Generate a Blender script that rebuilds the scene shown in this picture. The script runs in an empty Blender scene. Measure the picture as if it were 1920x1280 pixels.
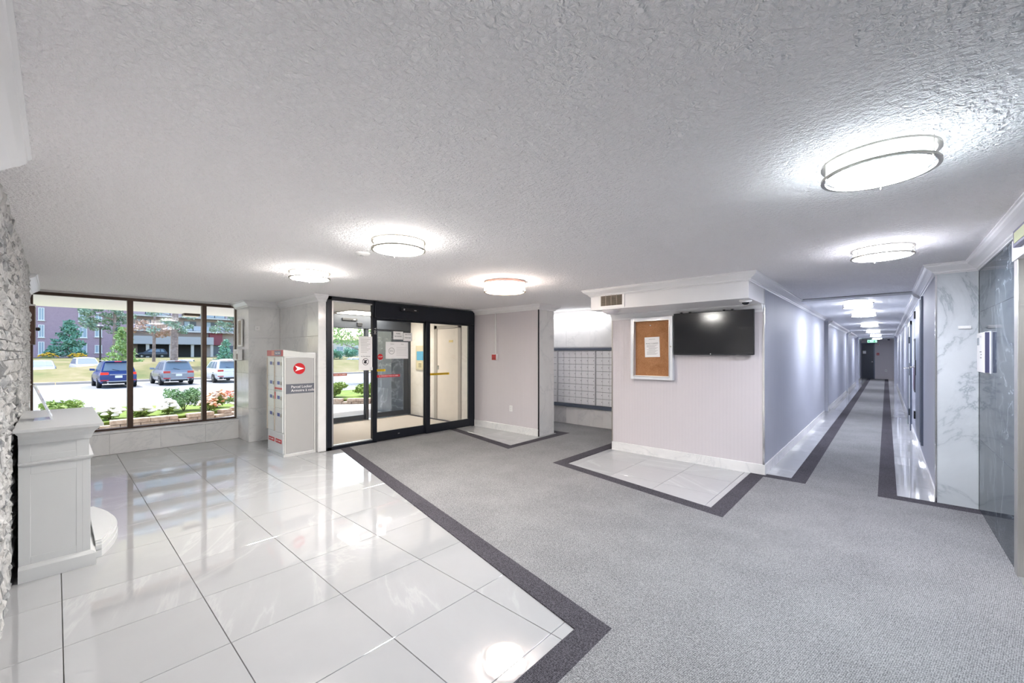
import bpy, bmesh, math, random
from mathutils import Vector, Matrix
random.seed(7)
C = bpy.context.scene.collection
S = bpy.context.scene
PI = math.pi
H = 2.46          # lobby ceiling height
H2 = 2.42         # corridor ceiling height

# ------------------------------------------------------------------ camera, world, sun, exposure
cd = bpy.data.cameras.new('camera')
cam = bpy.data.objects.new('camera', cd); C.objects.link(cam)
cam.location = (0, 0, 1.54)
cam.rotation_euler = (PI/2, 0, math.radians(42.17))
cd.sensor_width = 36; cd.lens = 36*775/1920; cd.shift_y = 23/1920
cd.clip_start = 0.02; cd.clip_end = 800
S.camera = cam
S.view_settings.view_transform = 'Standard'; S.view_settings.look = 'None'
S.view_settings.gamma = 1; S.view_settings.use_curve_mapping = False
S.view_settings.exposure = 0.1
S.cycles.max_bounces = 12; S.cycles.diffuse_bounces = 9; S.cycles.glossy_bounces = 4
S.cycles.transparent_max_bounces = 16; S.cycles.sample_clamp_indirect = 30
W = bpy.data.worlds.new('sky'); S.world = W; W.use_nodes = True
wn = W.node_tree
sk = wn.nodes.new('ShaderNodeTexSky'); sk.sky_type = 'NISHITA'; sk.sun_disc = False
sk.sun_elevation = math.radians(52); sk.sun_rotation = math.radians(-60); sk.air_density = 1.2; sk.dust_density = 2.0
wn.links.new(sk.outputs[0], wn.nodes['Background'].inputs[0])
wn.nodes['Background'].inputs[1].default_value = 0.62
sl = bpy.data.lights.new('sun', 'SUN'); sl.energy = 8; sl.angle = math.radians(1.5); sl.color = (1, .965, .93)
sun = bpy.data.objects.new('sun', sl); C.objects.link(sun)
sun.rotation_euler = Vector((.42, .24, -.85)).to_track_quat('-Z', 'Y').to_euler()
LAMP = 165.0
SIDE = .075        # the frosted drum side glows less than the lens below
#      # radiance of the lobby lamps' diffusers

# ------------------------------------------------------------------ materials
def srgb(c):
    return tuple((x/12.92 if x <= .04045 else ((x+.055)/1.055)**2.4) for x in c)
def hexc(h): return srgb(tuple(int(h[i:i+2], 16)/255 for i in (0, 2, 4)))
MC = {}
class N:
    def __init__(s, name):
        s.m = bpy.data.materials.new(name); s.m.use_nodes = True
        s.t = s.m.node_tree; s.b = s.t.nodes['Principled BSDF']; s.o = s.t.nodes['Material Output']
    def n(s, ty, **k):
        x = s.t.nodes.new('ShaderNode'+ty)
        for a, v in k.items(): setattr(x, a, v)
        return x
    def l(s, a, b): s.t.links.new(a, b)
    def pos(s, scale=(1, 1, 1), rnd=False):
        g = s.n('NewGeometry'); v = s.n('VectorMath', operation='MULTIPLY'); s.l(g.outputs['Position'], v.inputs[0]); v.inputs[1].default_value = scale
        out = v.outputs[0]
        if rnd:
            oi = s.n('ObjectInfo'); a = s.n('VectorMath', operation='MULTIPLY_ADD')
            cx = s.n('CombineXYZ')
            for i in range(3): s.l(oi.outputs['Random'], cx.inputs[i])
            s.l(cx.outputs[0], a.inputs[0]); a.inputs[1].default_value = (17, 31, 23); s.l(out, a.inputs[2]); out = a.outputs[0]
        return out
    def noise(s, vec, scale, detail=3, rough=.5, dist=0):
        x = s.n('TexNoise'); s.l(vec, x.inputs['Vector']); x.inputs['Scale'].default_value = scale
        x.inputs['Detail'].default_value = detail; x.inputs['Roughness'].default_value = rough; x.inputs['Distortion'].default_value = dist
        return x.outputs['Fac']
    def ramp(s, fac, stops):
        r = s.n('ValToRGB'); s.l(fac, r.inputs[0]); e = r.color_ramp.elements
        while len(e) < len(stops): e.new(.5)
        for x, (p, c) in zip(e, stops): x.position = p; x.color = (*c, 1) if len(c) == 3 else c
        return r.outputs[0]
    def mix(s, fac, a, b):
        x = s.n('MixRGB')
        for i, v in enumerate((fac, a, b)):
            if hasattr(v, 'type') and not isinstance(v, (tuple, float, int)): s.l(v, x.inputs[i])
            else: x.inputs[i].default_value = (*v, 1) if isinstance(v, tuple) else v
        return x.outputs[0]
    def bump(s, h, strength, dist):
        b = s.n('Bump'); s.l(h, b.inputs['Height']); b.inputs['Strength'].default_value = strength; b.inputs['Distance'].default_value = dist
        s.l(b.outputs[0], s.b.inputs['Normal'])
    def rough(s, r, spec=.5, metal=0):
        s.b.inputs['Roughness'].default_value = r; s.b.inputs['Specular IOR Level'].default_value = spec; s.b.inputs['Metallic'].default_value = metal
    def col(s, c):
        if isinstance(c, tuple): s.b.inputs['Base Color'].default_value = (*c, 1)
        else: s.l(c, s.b.inputs['Base Color'])

def P(h, r=.5, metal=0, spec=.5, var=.06, scale=9):
    """plain surface with a faint procedural mottling"""
    k = (h, r, metal, spec, var, scale)
    if k in MC: return MC[k]
    a = N('surface_'+h); c = hexc(h)
    f = a.noise(a.pos(), scale, 3)
    a.col(a.mix(f, tuple(x*(1-var) for x in c), tuple(min(1, x*(1+var)) for x in c)))
    a.rough(r, spec, metal); MC[k] = a.m
    return a.m
def emit(h, s):
    k = ('e', h, s)
    if k in MC: return MC[k]
    a = N('light_'+h); a.col(hexc(h))
    a.b.inputs['Emission Color'].default_value = (*hexc(h), 1); a.b.inputs['Emission Strength'].default_value = s
    MC[k] = a.m; return a.m
def m_marble(name, base, vein, amount, r, scale=2.2, rnd=True, wavy=0):
    a = N(name); v = a.pos((1, 1, 1), rnd)
    n1 = a.noise(v, scale, 6, .6, 1.2)
    w = a.n('TexNoise'); w.inputs['Scale'].default_value = scale*.6; w.inputs['Detail'].default_value = 9; w.inputs['Roughness'].default_value = .62; w.inputs['Distortion'].default_value = .9
    a.l(v, w.inputs['Vector'])
    # thin vein where noise crosses its middle
    d = a.n('Math', operation='SUBTRACT'); a.l(w.outputs['Fac'], d.inputs[0]); d.inputs[1].default_value = .5
    ab = a.n('Math', operation='ABSOLUTE'); a.l(d.outputs[0], ab.inputs[0])
    vm = a.ramp(ab.outputs[0], [(0, (1, 1, 1)), (.006, (.55, .55, .55)), (.014, (.22, .22, .22)), (.05, (0, 0, 0))])
    cl = a.ramp(n1, [(.3, tuple(x*.9 for x in base)), (.7, base)])
    g = a.n('Math', operation='MULTIPLY'); a.l(vm, g.inputs[0]); a.l(n1, g.inputs[1])
    g2 = a.n('Math', operation='MULTIPLY'); a.l(g.outputs[0], g2.inputs[0]); g2.inputs[1].default_value = amount
    a.col(a.mix(g2.outputs[0], cl, vein)); a.rough(r)
    if wavy: a.bump(a.noise(a.pos(), 7, 1), wavy, .01)
    return a.m
m_tile = m_marble('polished_floor_tile', hexc('b2b2b4'), hexc('d6d6d6'), .5, .03, .55, True, .03)
m_tile.node_tree.nodes['Principled BSDF'].inputs['IOR'].default_value = 2.8
m_white_marble = m_marble('white_marble', hexc('e6e5e4'), hexc('a9acb0'), .6, .16, 1.9)
m_pier_marble = m_marble('grey_veined_marble', hexc('cdd2d6'), hexc('7d8791'), 1.1, .22, 1.5)
m_beige_marble = m_marble('warm_marble', hexc('ded8d1'), hexc('b0a89e'), .6, .2, 2.2)
m_dark_marble = m_marble('dark_polished_marble', hexc('39424b'), hexc('98a3ad'), .75, .06, 2.4)
m_dark_marble.node_tree.nodes['Principled BSDF'].inputs['Specular IOR Level'].default_value = .05
m_ext_marble = m_marble('dark_stone_cladding', hexc('6c7177'), hexc('d8d8da'), .7, .2, .8)

def mk_stucco():
    a = N('stippled_ceiling'); v = a.pos()
    n1 = a.noise(v, 46, 3, .6, .6); n2 = a.noise(v, 20, 2)
    s = a.n('Math', operation='MULTIPLY_ADD'); a.l(n2, s.inputs[0]); s.inputs[1].default_value = .5; a.l(n1, s.inputs[2])
    st = a.ramp(s.outputs[0], [(.5, (0, 0, 0)), (.95, (1, 1, 1))])
    a.col(hexc('f9f7f8')); a.rough(.85, .25); a.bump(st, .75, .018); return a.m
m_stucco = mk_stucco()
def mk_smooth():
    a = N('smooth_ceiling_paint'); a.col(hexc('eeeff2')); a.rough(.45, .4); a.bump(a.noise(a.pos(), 40, 2), .1, .004); return a.m
m_smooth = mk_smooth()
def mk_paper(name, c1, c2, period, r):
    a = N(name); g = a.n('NewGeometry'); d = a.n('VectorMath', operation='DOT_PRODUCT')
    a.l(g.outputs['Position'], d.inputs[0]); d.inputs[1].default_value = (1, 1, 0)
    m = a.n('Math', operation='MULTIPLY'); a.l(d.outputs['Value'], m.inputs[0]); m.inputs[1].default_value = 2*PI/period
    si = a.n('Math', operation='SINE'); a.l(m.outputs[0], si.inputs[0])
    nz = a.noise(a.pos((60, 60, 2)), 1, 3)
    h = a.n('Math', operation='MULTIPLY_ADD'); a.l(si.outputs[0], h.inputs[0]); h.inputs[1].default_value = .3; h.inputs[2].default_value = .5
    cc = a.mix(h.outputs[0], hexc(c1), hexc(c2))
    a.col(a.mix(nz, cc, hexc(c2))); a.rough(r, .4); a.bump(h.outputs[0], .35, .006); return a.m
m_paper = mk_paper('pinstripe_wall_covering', 'c9c3c6', 'cfc9cc', .045, .42)
m_paper2 = mk_paper('corridor_ribbed_wall_covering', '9ea1ae', 'b9bcc8', .062, .55)
def mk_carpet(name, c1, c2):
    a = N(name); v = a.pos()
    n1 = a.noise(v, 150, 2, .6); n2 = a.noise(v, 2.2, 4)
    # woven ribs: short diagonal loops
    d1 = a.n('VectorMath', operation='DOT_PRODUCT'); a.l(v, d1.inputs[0]); d1.inputs[1].default_value = (420, 310, 0)
    d2 = a.n('VectorMath', operation='DOT_PRODUCT'); a.l(v, d2.inputs[0]); d2.inputs[1].default_value = (-330, 450, 0)
    s1 = a.n('Math', operation='SINE'); a.l(d1.outputs['Value'], s1.inputs[0]); s2 = a.n('Math', operation='SINE'); a.l(d2.outputs['Value'], s2.inputs[0])
    w = a.n('Math', operation='MULTIPLY'); a.l(s1.outputs[0], w.inputs[0]); a.l(s2.outputs[0], w.inputs[1])
    h = a.n('Math', operation='MULTIPLY_ADD'); a.l(w.outputs[0], h.inputs[0]); h.inputs[1].default_value = .12; a.l(n1, h.inputs[2])
    f = a.n('Math', operation='MULTIPLY_ADD'); a.l(n2, f.inputs[0]); f.inputs[1].default_value = .14; a.l(h.outputs[0], f.inputs[2])
    ff = a.ramp(f.outputs[0], [(.36, (0, 0, 0)), (.80, (1, 1, 1))])
    a.col(a.mix(ff, hexc(c1), hexc(c2))); a.rough(.95, .1); a.bump(h.outputs[0], .7, .006); return a.m
m_carpet = mk_carpet('grey_loop_carpet', '505053', 'a9a8a9')
m_border = mk_carpet('charcoal_carpet', '252328', '66636a')
m_mat = mk_carpet('vestibule_carpet', 'b3aaa2', 'd0c8c0')
def mk_stone():
    a = N('split_face_stone'); oi = a.n('ObjectInfo'); v = a.pos((1, 1, 1), True)
    n1 = a.noise(v, 14, 6, .65); n2 = a.noise(v, 45, 4, .7)
    base = a.ramp(n1, [(.25, hexc('8f9092')), (.5, hexc('c8c8c7')), (.75, hexc('e6e6e5'))])
    tint = a.ramp(oi.outputs['Random'], [(0, hexc('b4b8bd')), (.35, hexc('f0efee')), (.7, hexc('e0dedc')), (1, hexc('fafafa'))])
    mm = a.n('MixRGB', blend_type='MULTIPLY'); mm.inputs[0].default_value = .8; a.l(base, mm.inputs[1]); a.l(tint, mm.inputs[2])
    a.col(mm.outputs[0]); a.rough(.85, .3); a.bump(n2, .9, .012); return a.m
m_stone = mk_stone()
def mk_glass(name, tint, ref):
    a = N(name); a.t.nodes.remove(a.b)
    tr = a.n('BsdfTransparent'); tr.inputs[0].default_value = (*tint, 1)
    gl = a.n('BsdfGlossy'); gl.inputs['Roughness'].default_value = .0; gl.inputs[0].default_value = (1, 1, 1, 1)
    fr = a.n('Fresnel'); fr.inputs['IOR'].default_value = 1.45
    mu = a.n('Math', operation='MULTIPLY'); a.l(fr.outputs[0], mu.inputs[0]); mu.inputs[1].default_value = ref
    mx = a.n('MixShader'); a.l(mu.outputs[0], mx.inputs[0]); a.l(tr.outputs[0], mx.inputs[1]); a.l(gl.outputs[0], mx.inputs[2])
    a.l(mx.outputs[0], a.o.inputs[0]); return a.m
m_glass = mk_glass('clear_glass', (.97, .98, .98), .22)
m_crystal = mk_glass('crystal', (.96, .94, .92), 1.0)
m_acrylic = P('dfe3ea', .08, 0, .8)
def mk_leaf(name, *cols):
    a = N(name); v = a.pos(); n1 = a.noise(v, 3.1, 4, .7)
    a.col(a.ramp(n1, [(.25+.5*i/(len(cols)-1), hexc(c)) for i, c in enumerate(cols)])); a.rough(.6, .3)
    return a.m
def mk_cork():
    a = N('cork'); v = a.pos(); n1 = a.noise(v, 130, 3, .7); n2 = a.noise(v, 4, 3, .5, 1)
    f = a.n('Math', operation='MULTIPLY_ADD'); a.l(n2, f.inputs[0]); f.inputs[1].default_value = .5; a.l(n1, f.inputs[2])
    a.col(a.ramp(f.outputs[0], [(.5, hexc('8a5d3c')), (.95, hexc('bb8a62'))])); a.rough(.9, .2); return a.m
m_cork = mk_cork()
def mk_steel():
    a = N('brushed_steel'); n1 = a.noise(a.pos((400, 400, 5)), 1, 2)
    a.col(a.mix(n1, hexc('b4b1ad'), hexc('cfccc8'))); a.rough(.36, .5, .85); return a.m
m_steel = mk_steel()
m_chrome = P('d8d8da', .15, 1)
m_nickel = P('b9b4ac', .32, 1)
m_white = P('e9e8e7', .35, 0, .5, .015)
m_trim = P('e6e5e6', .3, 0, .5, .01)
m_black = P('17181c', .35, 0, .5, .1)
m_frame = P('191d26', .32, .3, .5, .1)
m_bronze = P('4b3a31', .38, .5, .5, .12)
m_alu = P('c4c5c6', .3, .8)
m_mant = P('d0d1d1', .28, 0, .5, .012)
m_paperwhite = P('f1efee', .7, 0, .3, .01)
m_ink = P('3c3c40', .7, 0, .2, .02)
m_red = P('c3121c', .35, 0, .5, .03)
m_steelblue = P('5e6676', .35, .4, .5, .05)

# ------------------------------------------------------------------ geometry helpers
class MB:
    def __init__(s): s.v = []; s.f = []
    def box(s, x0, x1, y0, y1, z0, z1):
        b = len(s.v)
        s.v += [(x0, y0, z0), (x1, y0, z0), (x1, y1, z0), (x0, y1, z0), (x0, y0, z1), (x1, y0, z1), (x1, y1, z1), (x0, y1, z1)]
        s.f += [tuple(b+i for i in q) for q in ((0, 3, 2, 1), (4, 5, 6, 7), (0, 1, 5, 4), (1, 2, 6, 5), (2, 3, 7, 6), (3, 0, 4, 7))]
        return s
    def hexa(s, p):      # 8 points, bottom ring then top ring
        b = len(s.v); s.v += [tuple(q) for q in p]
        s.f += [tuple(b+i for i in q) for q in ((0, 3, 2, 1), (4, 5, 6, 7), (0, 1, 5, 4), (1, 2, 6, 5), (2, 3, 7, 6), (3, 0, 4, 7))]
        return s
    def prism(s, poly, z0, z1):
        b = len(s.v); n = len(poly)
        s.v += [(x, y, z0) for x, y in poly]+[(x, y, z1) for x, y in poly]
        s.f.append(tuple(b+i for i in reversed(range(n)))); s.f.append(tuple(b+n+i for i in range(n)))
        s.f += [(b+i, b+(i+1) % n, b+n+(i+1) % n, b+n+i) for i in range(n)]
        return s
    def rings(s, rings, cap=True):
        b = len(s.v); n = len(rings[0])
        for r in rings: s.v += [tuple(p) for p in r]
        for k in range(len(rings)-1):
            for i in range(n):
                s.f.append((b+k*n+i, b+k*n+(i+1) % n, b+(k+1)*n+(i+1) % n, b+(k+1)*n+i))
        if cap:
            s.f.append(tuple(b+i for i in reversed(range(n)))); e = b+(len(rings)-1)*n
            s.f.append(tuple(e+i for i in range(n)))
        return s
    def lathe(s, prof, c=(0, 0, 0), seg=32, axis='z', cap=True):
        R = []
        for r, h in prof:
            q = []
            for i in range(seg):
                a = 2*PI*i/seg; u, w = r*math.cos(a), r*math.sin(a)
                q.append({'z': (c[0]+u, c[1]+w, c[2]+h), 'x': (c[0]+h, c[1]+u, c[2]+w), 'y': (c[0]+w, c[1]+h, c[2]+u)}[axis])
            R.append(q)
        return s.rings(R, cap)
    def ring(s, ro, ri, z0, z1, c=(0, 0, 0), seg=48):
        return s.lathe([(ri, z0), (ro, z0), (ro, z1), (ri, z1), (ri, z0)], c, seg, 'z', False)
    def tube(s, pts, r, seg=8):
        R = []; pts = [Vector(p) for p in pts]
        rr = r if isinstance(r, (list, tuple)) else [r]*len(pts)
        for i, p in enumerate(pts):
            d = (pts[min(i+1, len(pts)-1)]-pts[max(i-1, 0)]).normalized()
            u = d.cross(Vector((0, 0, 1))); u = u.normalized() if u.length > 1e-4 else Vector((1, 0, 0)); w = d.cross(u)
            R.append([p+rr[i]*(u*math.cos(2*PI*k/seg)+w*math.sin(2*PI*k/seg)) for k in range(seg)])
        return s.rings(R)
    def mesh(s, name, mat, bevel=0, smooth=False):
        me = bpy.data.meshes.new(name); me.from_pydata(s.v, [], s.f); me.materials.append(mat)
        bm = bmesh.new(); bm.from_mesh(me)
        bmesh.ops.recalc_face_normals(bm, faces=bm.faces)
        if bevel: bmesh.ops.bevel(bm, geom=list(bm.edges), offset=bevel, segments=2, affect='EDGES', profile=.6, clamp_overlap=True)
        bm.to_mesh(me); bm.free()
        if smooth:
            for p in me.polygons: p.use_smooth = True
            me.set_sharp_from_angle(angle=math.radians(38))
        return me
    def build(s, name, mat, parent=None, bevel=0, smooth=False, loc=(0, 0, 0)):
        o = bpy.data.objects.new(name, s.mesh(name, mat, bevel, smooth)); C.objects.link(o)
        o.parent = parent; o.location = loc
        return o
def B(name, mat, parent, x0, x1, y0, y1, z0, z1, bevel=0):
    return MB().box(x0, x1, y0, y1, z0, z1).build(name, mat, parent, bevel)
def tag(o, label=None, cat=None, group=None, kind=None):
    for k, v in (('label', label), ('category', cat), ('group', group), ('kind', kind)):
        if v: o[k] = v
    return o
def thing(name, label, cat, loc=(0, 0, 0), rz=0, group=None):
    o = bpy.data.objects.new(name, None); C.objects.link(o); o.location = loc; o.rotation_euler = (0, 0, rz); o.empty_display_size = .1
    return tag(o, label, cat, group)
def struct(name, label, loc=(0, 0, 0)):
    o = bpy.data.objects.new(name, None); C.objects.link(o); o.location = loc; o.empty_display_size = .1
    return tag(o, label, None, None, 'structure')
def copy_tree(o, parent=None):
    c = o.copy(); C.objects.link(c); c.parent = parent
    for ch in list(o.children): copy_tree(ch, c)
    return c
FACE = {'+x': (PI/2, 0, PI/2), '-y': (PI/2, 0, 0), '-x': (PI/2, 0, -PI/2), '+y': (PI/2, 0, PI)}
def text(body, loc, face, size, mat, parent, name='lettering', align='CENTER', roll=0):
    cu = bpy.data.curves.new(name, 'FONT'); cu.body = body; cu.size = size; cu.align_x = align; cu.align_y = 'CENTER'; cu.extrude = .0006
    cu.resolution_u = 2; cu.materials.append(mat)
    o = bpy.data.objects.new(name, cu); C.objects.link(o); o.parent = parent; o.location = loc
    e = Matrix.Rotation(FACE[face][2], 4, 'Z') @ Matrix.Rotation(FACE[face][0], 4, 'X') @ Matrix.Rotation(roll, 4, 'Z')
    o.rotation_euler = e.to_euler()
    me = bpy.data.meshes.new_from_object(o)      # plain mesh lettering
    q = bpy.data.objects.new(name, me); C.objects.link(q); q.parent = parent; q.location = loc; q.rotation_euler = o.rotation_euler
    bpy.data.objects.remove(o); bpy.data.curves.remove(cu); q.name = name
    return q
def piece(name, me, parent, loc, rz=0):
    o = bpy.data.objects.new(name, me); C.objects.link(o); o.parent = parent; o.location = loc; o.rotation_euler = (0, 0, rz); return o
_tm = {}
def tilebox(w, d, h, mat, bev=.0025):
    k = (round(w, 3), round(d, 3), round(h, 3), mat.name)
    if k not in _tm:
        m = MB(); e = bev     # 12-face slab with a chamfered top edge
        m.rings([[(0, 0, -h), (w, 0, -h), (w, d, -h), (0, d, -h)], [(0, 0, -e), (w, 0, -e), (w, d, -e), (0, d, -e)], [(e, e, 0), (w-e, e, 0), (w-e, d-e, 0), (e, d-e, 0)]])
        _tm[k] = m.mesh('tile', mat)
    return _tm[k]
def wall_tiles(parent, face, plane, a, b, mat, gap=.002, th=.012, name='marble_panel'):
    """slabs on a wall: a = cuts along the wall, b = cuts in height; face is the way they look"""
    for i in range(len(a)-1):
        for j in range(len(b)-1):
            w, h = a[i+1]-a[i]-gap, b[j+1]-b[j]-gap
            me = tilebox(w, h, th, mat, .0015)
            o = bpy.data.objects.new(name, me); C.objects.link(o); o.parent = parent
            o.rotation_euler = FACE[face]
            u = a[i]+gap/2 if face in ('-y', '+x') else a[i+1]-gap/2
            o.location = (u, plane, b[j]+gap/2) if face[1] == 'y' else (plane, u, b[j]+gap/2)
CROWN = [(0, 0), (.10, 0), (.10, -.010), (.091, -.015), (.088, -.028), (.072, -.042), (.052, -.054), (.034, -.068), (.026, -.074), (.024, -.086), (.012, -.092), (.010, -.1), (0, -.1)]
CROWN_S = [(0, 0), (.085, 0), (.085, -.014), (.07, -.024), (.042, -.06), (.026, -.072), (.018, -.098), (0, -.098)]
BASE = [(0, 0), (.013, 0), (.013, .128), (.009, .133), (0, .133)]
def sweep(name, path, prof, side, z, mat, label=None, parent=None, kind=True):
    pts = [Vector((x, y)) for x, y in path]; R = []
    for i, p in enumerate(pts):
        ds = []
        if i > 0: ds.append((pts[i]-pts[i-1]).normalized())
        if i < len(pts)-1: ds.append((pts[i+1]-pts[i]).normalized())
        ns = [Vector((-d.y, d.x))*side for d in ds]
        m = ns[0] if len(ns) == 1 else (ns[0]+ns[1])/(1+ns[0].dot(ns[1]))
        R.append([(p.x+m.x*d, p.y+m.y*d, z+h) for d, h in prof])
    o = MB().rings(R).build(name, mat, parent)
    if kind and parent is None: tag(o, label, None, None, 'structure')
    return o

# ------------------------------------------------------------------ floor
fl = struct('floor', 'polished pale grey marble tile floor')
B('subfloor', P('8d8b88', .8), fl, -9.2, .9, -.45, 8.2, -.14, -.0115)
B('subfloor', P('8d8b88', .8), fl, -4.3, .55, 8.2, 33.7, -.14, -.0115)
field = [(-6.555, 3.25), (-1.135, 2.083), (-1.135, -.23), (.678, -.23), (.678, 5.93), (-.07, 5.93), (-.07, 33.45), (-.708, 33.45), (-.708, 5.93), (-1.138, 5.93),
         (-1.138, 4.192), (-3.482, 4.694), (-3.5, 7.58), (-5.9, 7.58), (-5.9, 6.69), (-4.54, 6.68), (-4.521, 4.901), (-6.555, 5.36)]
def inside(x, y, poly):
    c = False; n = len(poly)
    for i in range(n):
        (x1, y1), (x2, y2) = poly[i], poly[(i+1) % n]
        if (y1 > y) != (y2 > y) and x < (x2-x1)*(y-y1)/(y2-y1)+x1: c = not c
    return c
TX, TY, PX, PY = -1.98, .026, .611, .602
def tiles(x0, x1, y0, y1):
    i0 = math.floor((x0-TX)/PX); j0 = math.floor((y0-TY)/PY)
    i = i0
    while TX+i*PX < x1:
        j = j0
        while TY+j*PY < y1:
            a, b = max(x0, TX+i*PX), min(x1, TX+(i+1)*PX); c, d = max(y0, TY+j*PY), min(y1, TY+(j+1)*PY)
            if b-a > .02 and d-c > .02 and not all(inside(px, py, field) for px in (a, b) for py in (c, d)):
                o = piece('tile', tilebox(b-a-.004, d-c-.004, .011, m_tile, .0012), fl, (a+.002, c+.002, 0))
            j += 1
        i += 1
tiles(-8.78, -.95, -.24, 2.75)
tiles(-6.55, -1.12, 2.75, 3.2)
tiles(-6.55, -4.4, 4.85, 6.03); tiles(-4.79, -4.4, 6.03, 6.7); tiles(-5.9, -4.79, 6.5, 6.7)
tiles(-3.4, -1.12, 4.15, 6.03)
tiles(-1.15, -.7, 6.03, 33.45); tiles(-.08, .38, 6.03, 33.45); tiles(-.08, .68, 5.9, 6.1)
tiles(-3.1, -1.15, 12.83, 13.84)

cp = tag(MB().prism(field, -.004, .008).build('carpet', m_carpet), 'grey looped carpet filling the lobby and corridor, edged in charcoal bands', 'carpet')
def band(outer, inner):
    m = MB()
    for i in range(len(outer)-1):
        m.prism([outer[i], outer[i+1], inner[i+1], inner[i]], -.004, .0085)
    o = m.build('border_band', m_border, cp); tag(o, 'charcoal border band of the carpet'); return o
band([(-6.555, 3.094), (-1.288, 1.945), (-1.288, -.23)], [(-6.555, 3.25), (-1.135, 2.083), (-1.135, -.23)])
band([(.678, 6.098), (.085, 6.098), (.085, 33.45)], [(.678, 5.93), (-.07, 5.93), (-.07, 33.45)])
band([(-.868, 33.45), (-.868, 6.085), (-1.13, 6.085), (-1.13, 6.01), (-1.297, 6.01), (-1.297, 4.388), (-3.313, 4.816), (-3.34, 7.58)],
     [(-.708, 33.45), (-.708, 5.93), (-.9, 5.93), (-1.138, 5.93), (-1.138, 5.93), (-1.138, 4.192), (-3.482, 4.694), (-3.5, 7.58)])
band([(-6.555, 5.52), (-4.665, 5.11), (-4.715, 6.53), (-5.9, 6.53)], [(-6.555, 5.36), (-4.521, 4.901), (-4.54, 6.68), (-5.9, 6.69)])

# ------------------------------------------------------------------ ceiling
ce = struct('ceiling', 'white stippled lobby ceiling')
B('ceiling_slab', m_stucco, ce, -9.2, .9, -.45, 8.5, H, H+.25)
B('corridor_ceiling', m_smooth, ce, -4.3, .55, 8.5, 33.8, H2, H+.25)
B('ceiling_gap_shadow', m_black, ce, -1.15, .38, 8.485, 8.5, H-.006, H)  # black strip stands in for the shadow in the ceiling gap

# ------------------------------------------------------------------ walls
ws = struct('wall_south', 'left wall faced in grey split stone')
B('wall_body', m_white, ws, -9.2, .9, -.45, -.24, 0, H)
# split-face ledger stones: rows of uneven lengths and depths
spots = []
z = 0.0
while z < H-.01:
    h = random.choice((.045, .06, .075, .09)); h = min(h, H-z)
    if H-z-h < .03: h = H-z
    x = -2.97-random.random()*.2
    while x > -7.24:
        w = min(random.uniform(.11, .34), x+7.24)
        if w < .05: break
        spots.append((x, z, w, h)); x -= w
    z += h
spots.sort(key=lambda s: -s[0])
def stone_pts(x, z, w, h):
    g = .003; d = [.045+random.uniform(-.015, .016) for _ in range(9)]
    xs = [x-w+g, x-w*.5, x-g]; zs = [z+g, z+h*.5, z+h-g]
    fr = [(xs[i]+(random.uniform(-.01, .01) if i == 1 else 0), -.24+max(.012, d[i*3+k]-(.008 if (i != 1 or k != 1) else 0)), zs[k]) for k in range(3) for i in range(3)]
    bk = [(xs[0], -.245, zs[0]), (xs[2], -.245, zs[0]), (xs[2], -.245, zs[2]), (xs[0], -.245, zs[2])]
    return fr, bk
def add_stone(m, *a):
    fr, bk = stone_pts(*a); b = len(m.v); m.v += fr+bk
    q = [(0, 1, 4, 3), (1, 2, 5, 4), (3, 4, 7, 6), (4, 5, 8, 7), (9, 0, 3, 6, 12), (2, 10, 11, 8, 5), (0, 9, 10, 2, 1), (6, 7, 8, 11, 12)]
    m.f += [tuple(b+i for i in f) for f in q]
rest = MB()
# those that show largest: the strip the camera sees nearest comes first
vis = [s for s in spots if s[0]-s[2] < -3.55]; hid = [s for s in spots if s[0]-s[2] >= -3.55]
for s in vis[:290]:
    m = MB(); add_stone(m, *s); m.build('stone', m_stone, ws)
for s in vis[290:]+hid: add_stone(rest, *s)
tag(rest.build('far_stones', m_stone, ws), None, None, None, 'stuff')

ww = struct('wall_west', 'low white marble wall under the lobby window')
B('wall_body', m_white, ww, -9.0, -8.8, -.45, 2.25, 0, .33)
wall_tiles(ww, '+x', -8.785, [-.24, .55, 1.15, 1.75, 2.25], [0, .315], m_white_marble)
B('window_sill', m_white_marble, ww, -9.02, -8.775, -.24, 2.26, .318, .345, .004)
B('lintel', m_white, ww, -9.15, -8.97, -.45, 2.9, 2.425, H)

wp = struct('wall_northwest', 'white marble pier and wall beside the entrance')
B('wall_body', m_white, wp, -9.15, -8.235, 2.265, 2.77, 0, H)
B('wall_body', m_white, wp, -9.15, -6.585, 2.765, 2.87, 0, H)
zz = [0, .58, 1.2, 1.82, H-.01]
wall_tiles(wp, '-y', 2.252, [-8.98, -8.6, -8.22], zz, m_white_marble)
wall_tiles(wp, '+x', -8.222, [2.25, 2.75], zz, m_white_marble)
wall_tiles(wp, '-y', 2.75, [-8.22, -7.6, -6.98, -6.572], zz, m_white_marble)
wall_tiles(wp, '+x', -6.572, [2.75, 2.874], [0, 1.2, H-.01], m_white_marble)
wall_tiles(wp, '+y', 2.882, [-8.9, -8.1, -7.3, -6.65], zz, m_beige_marble)

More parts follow.
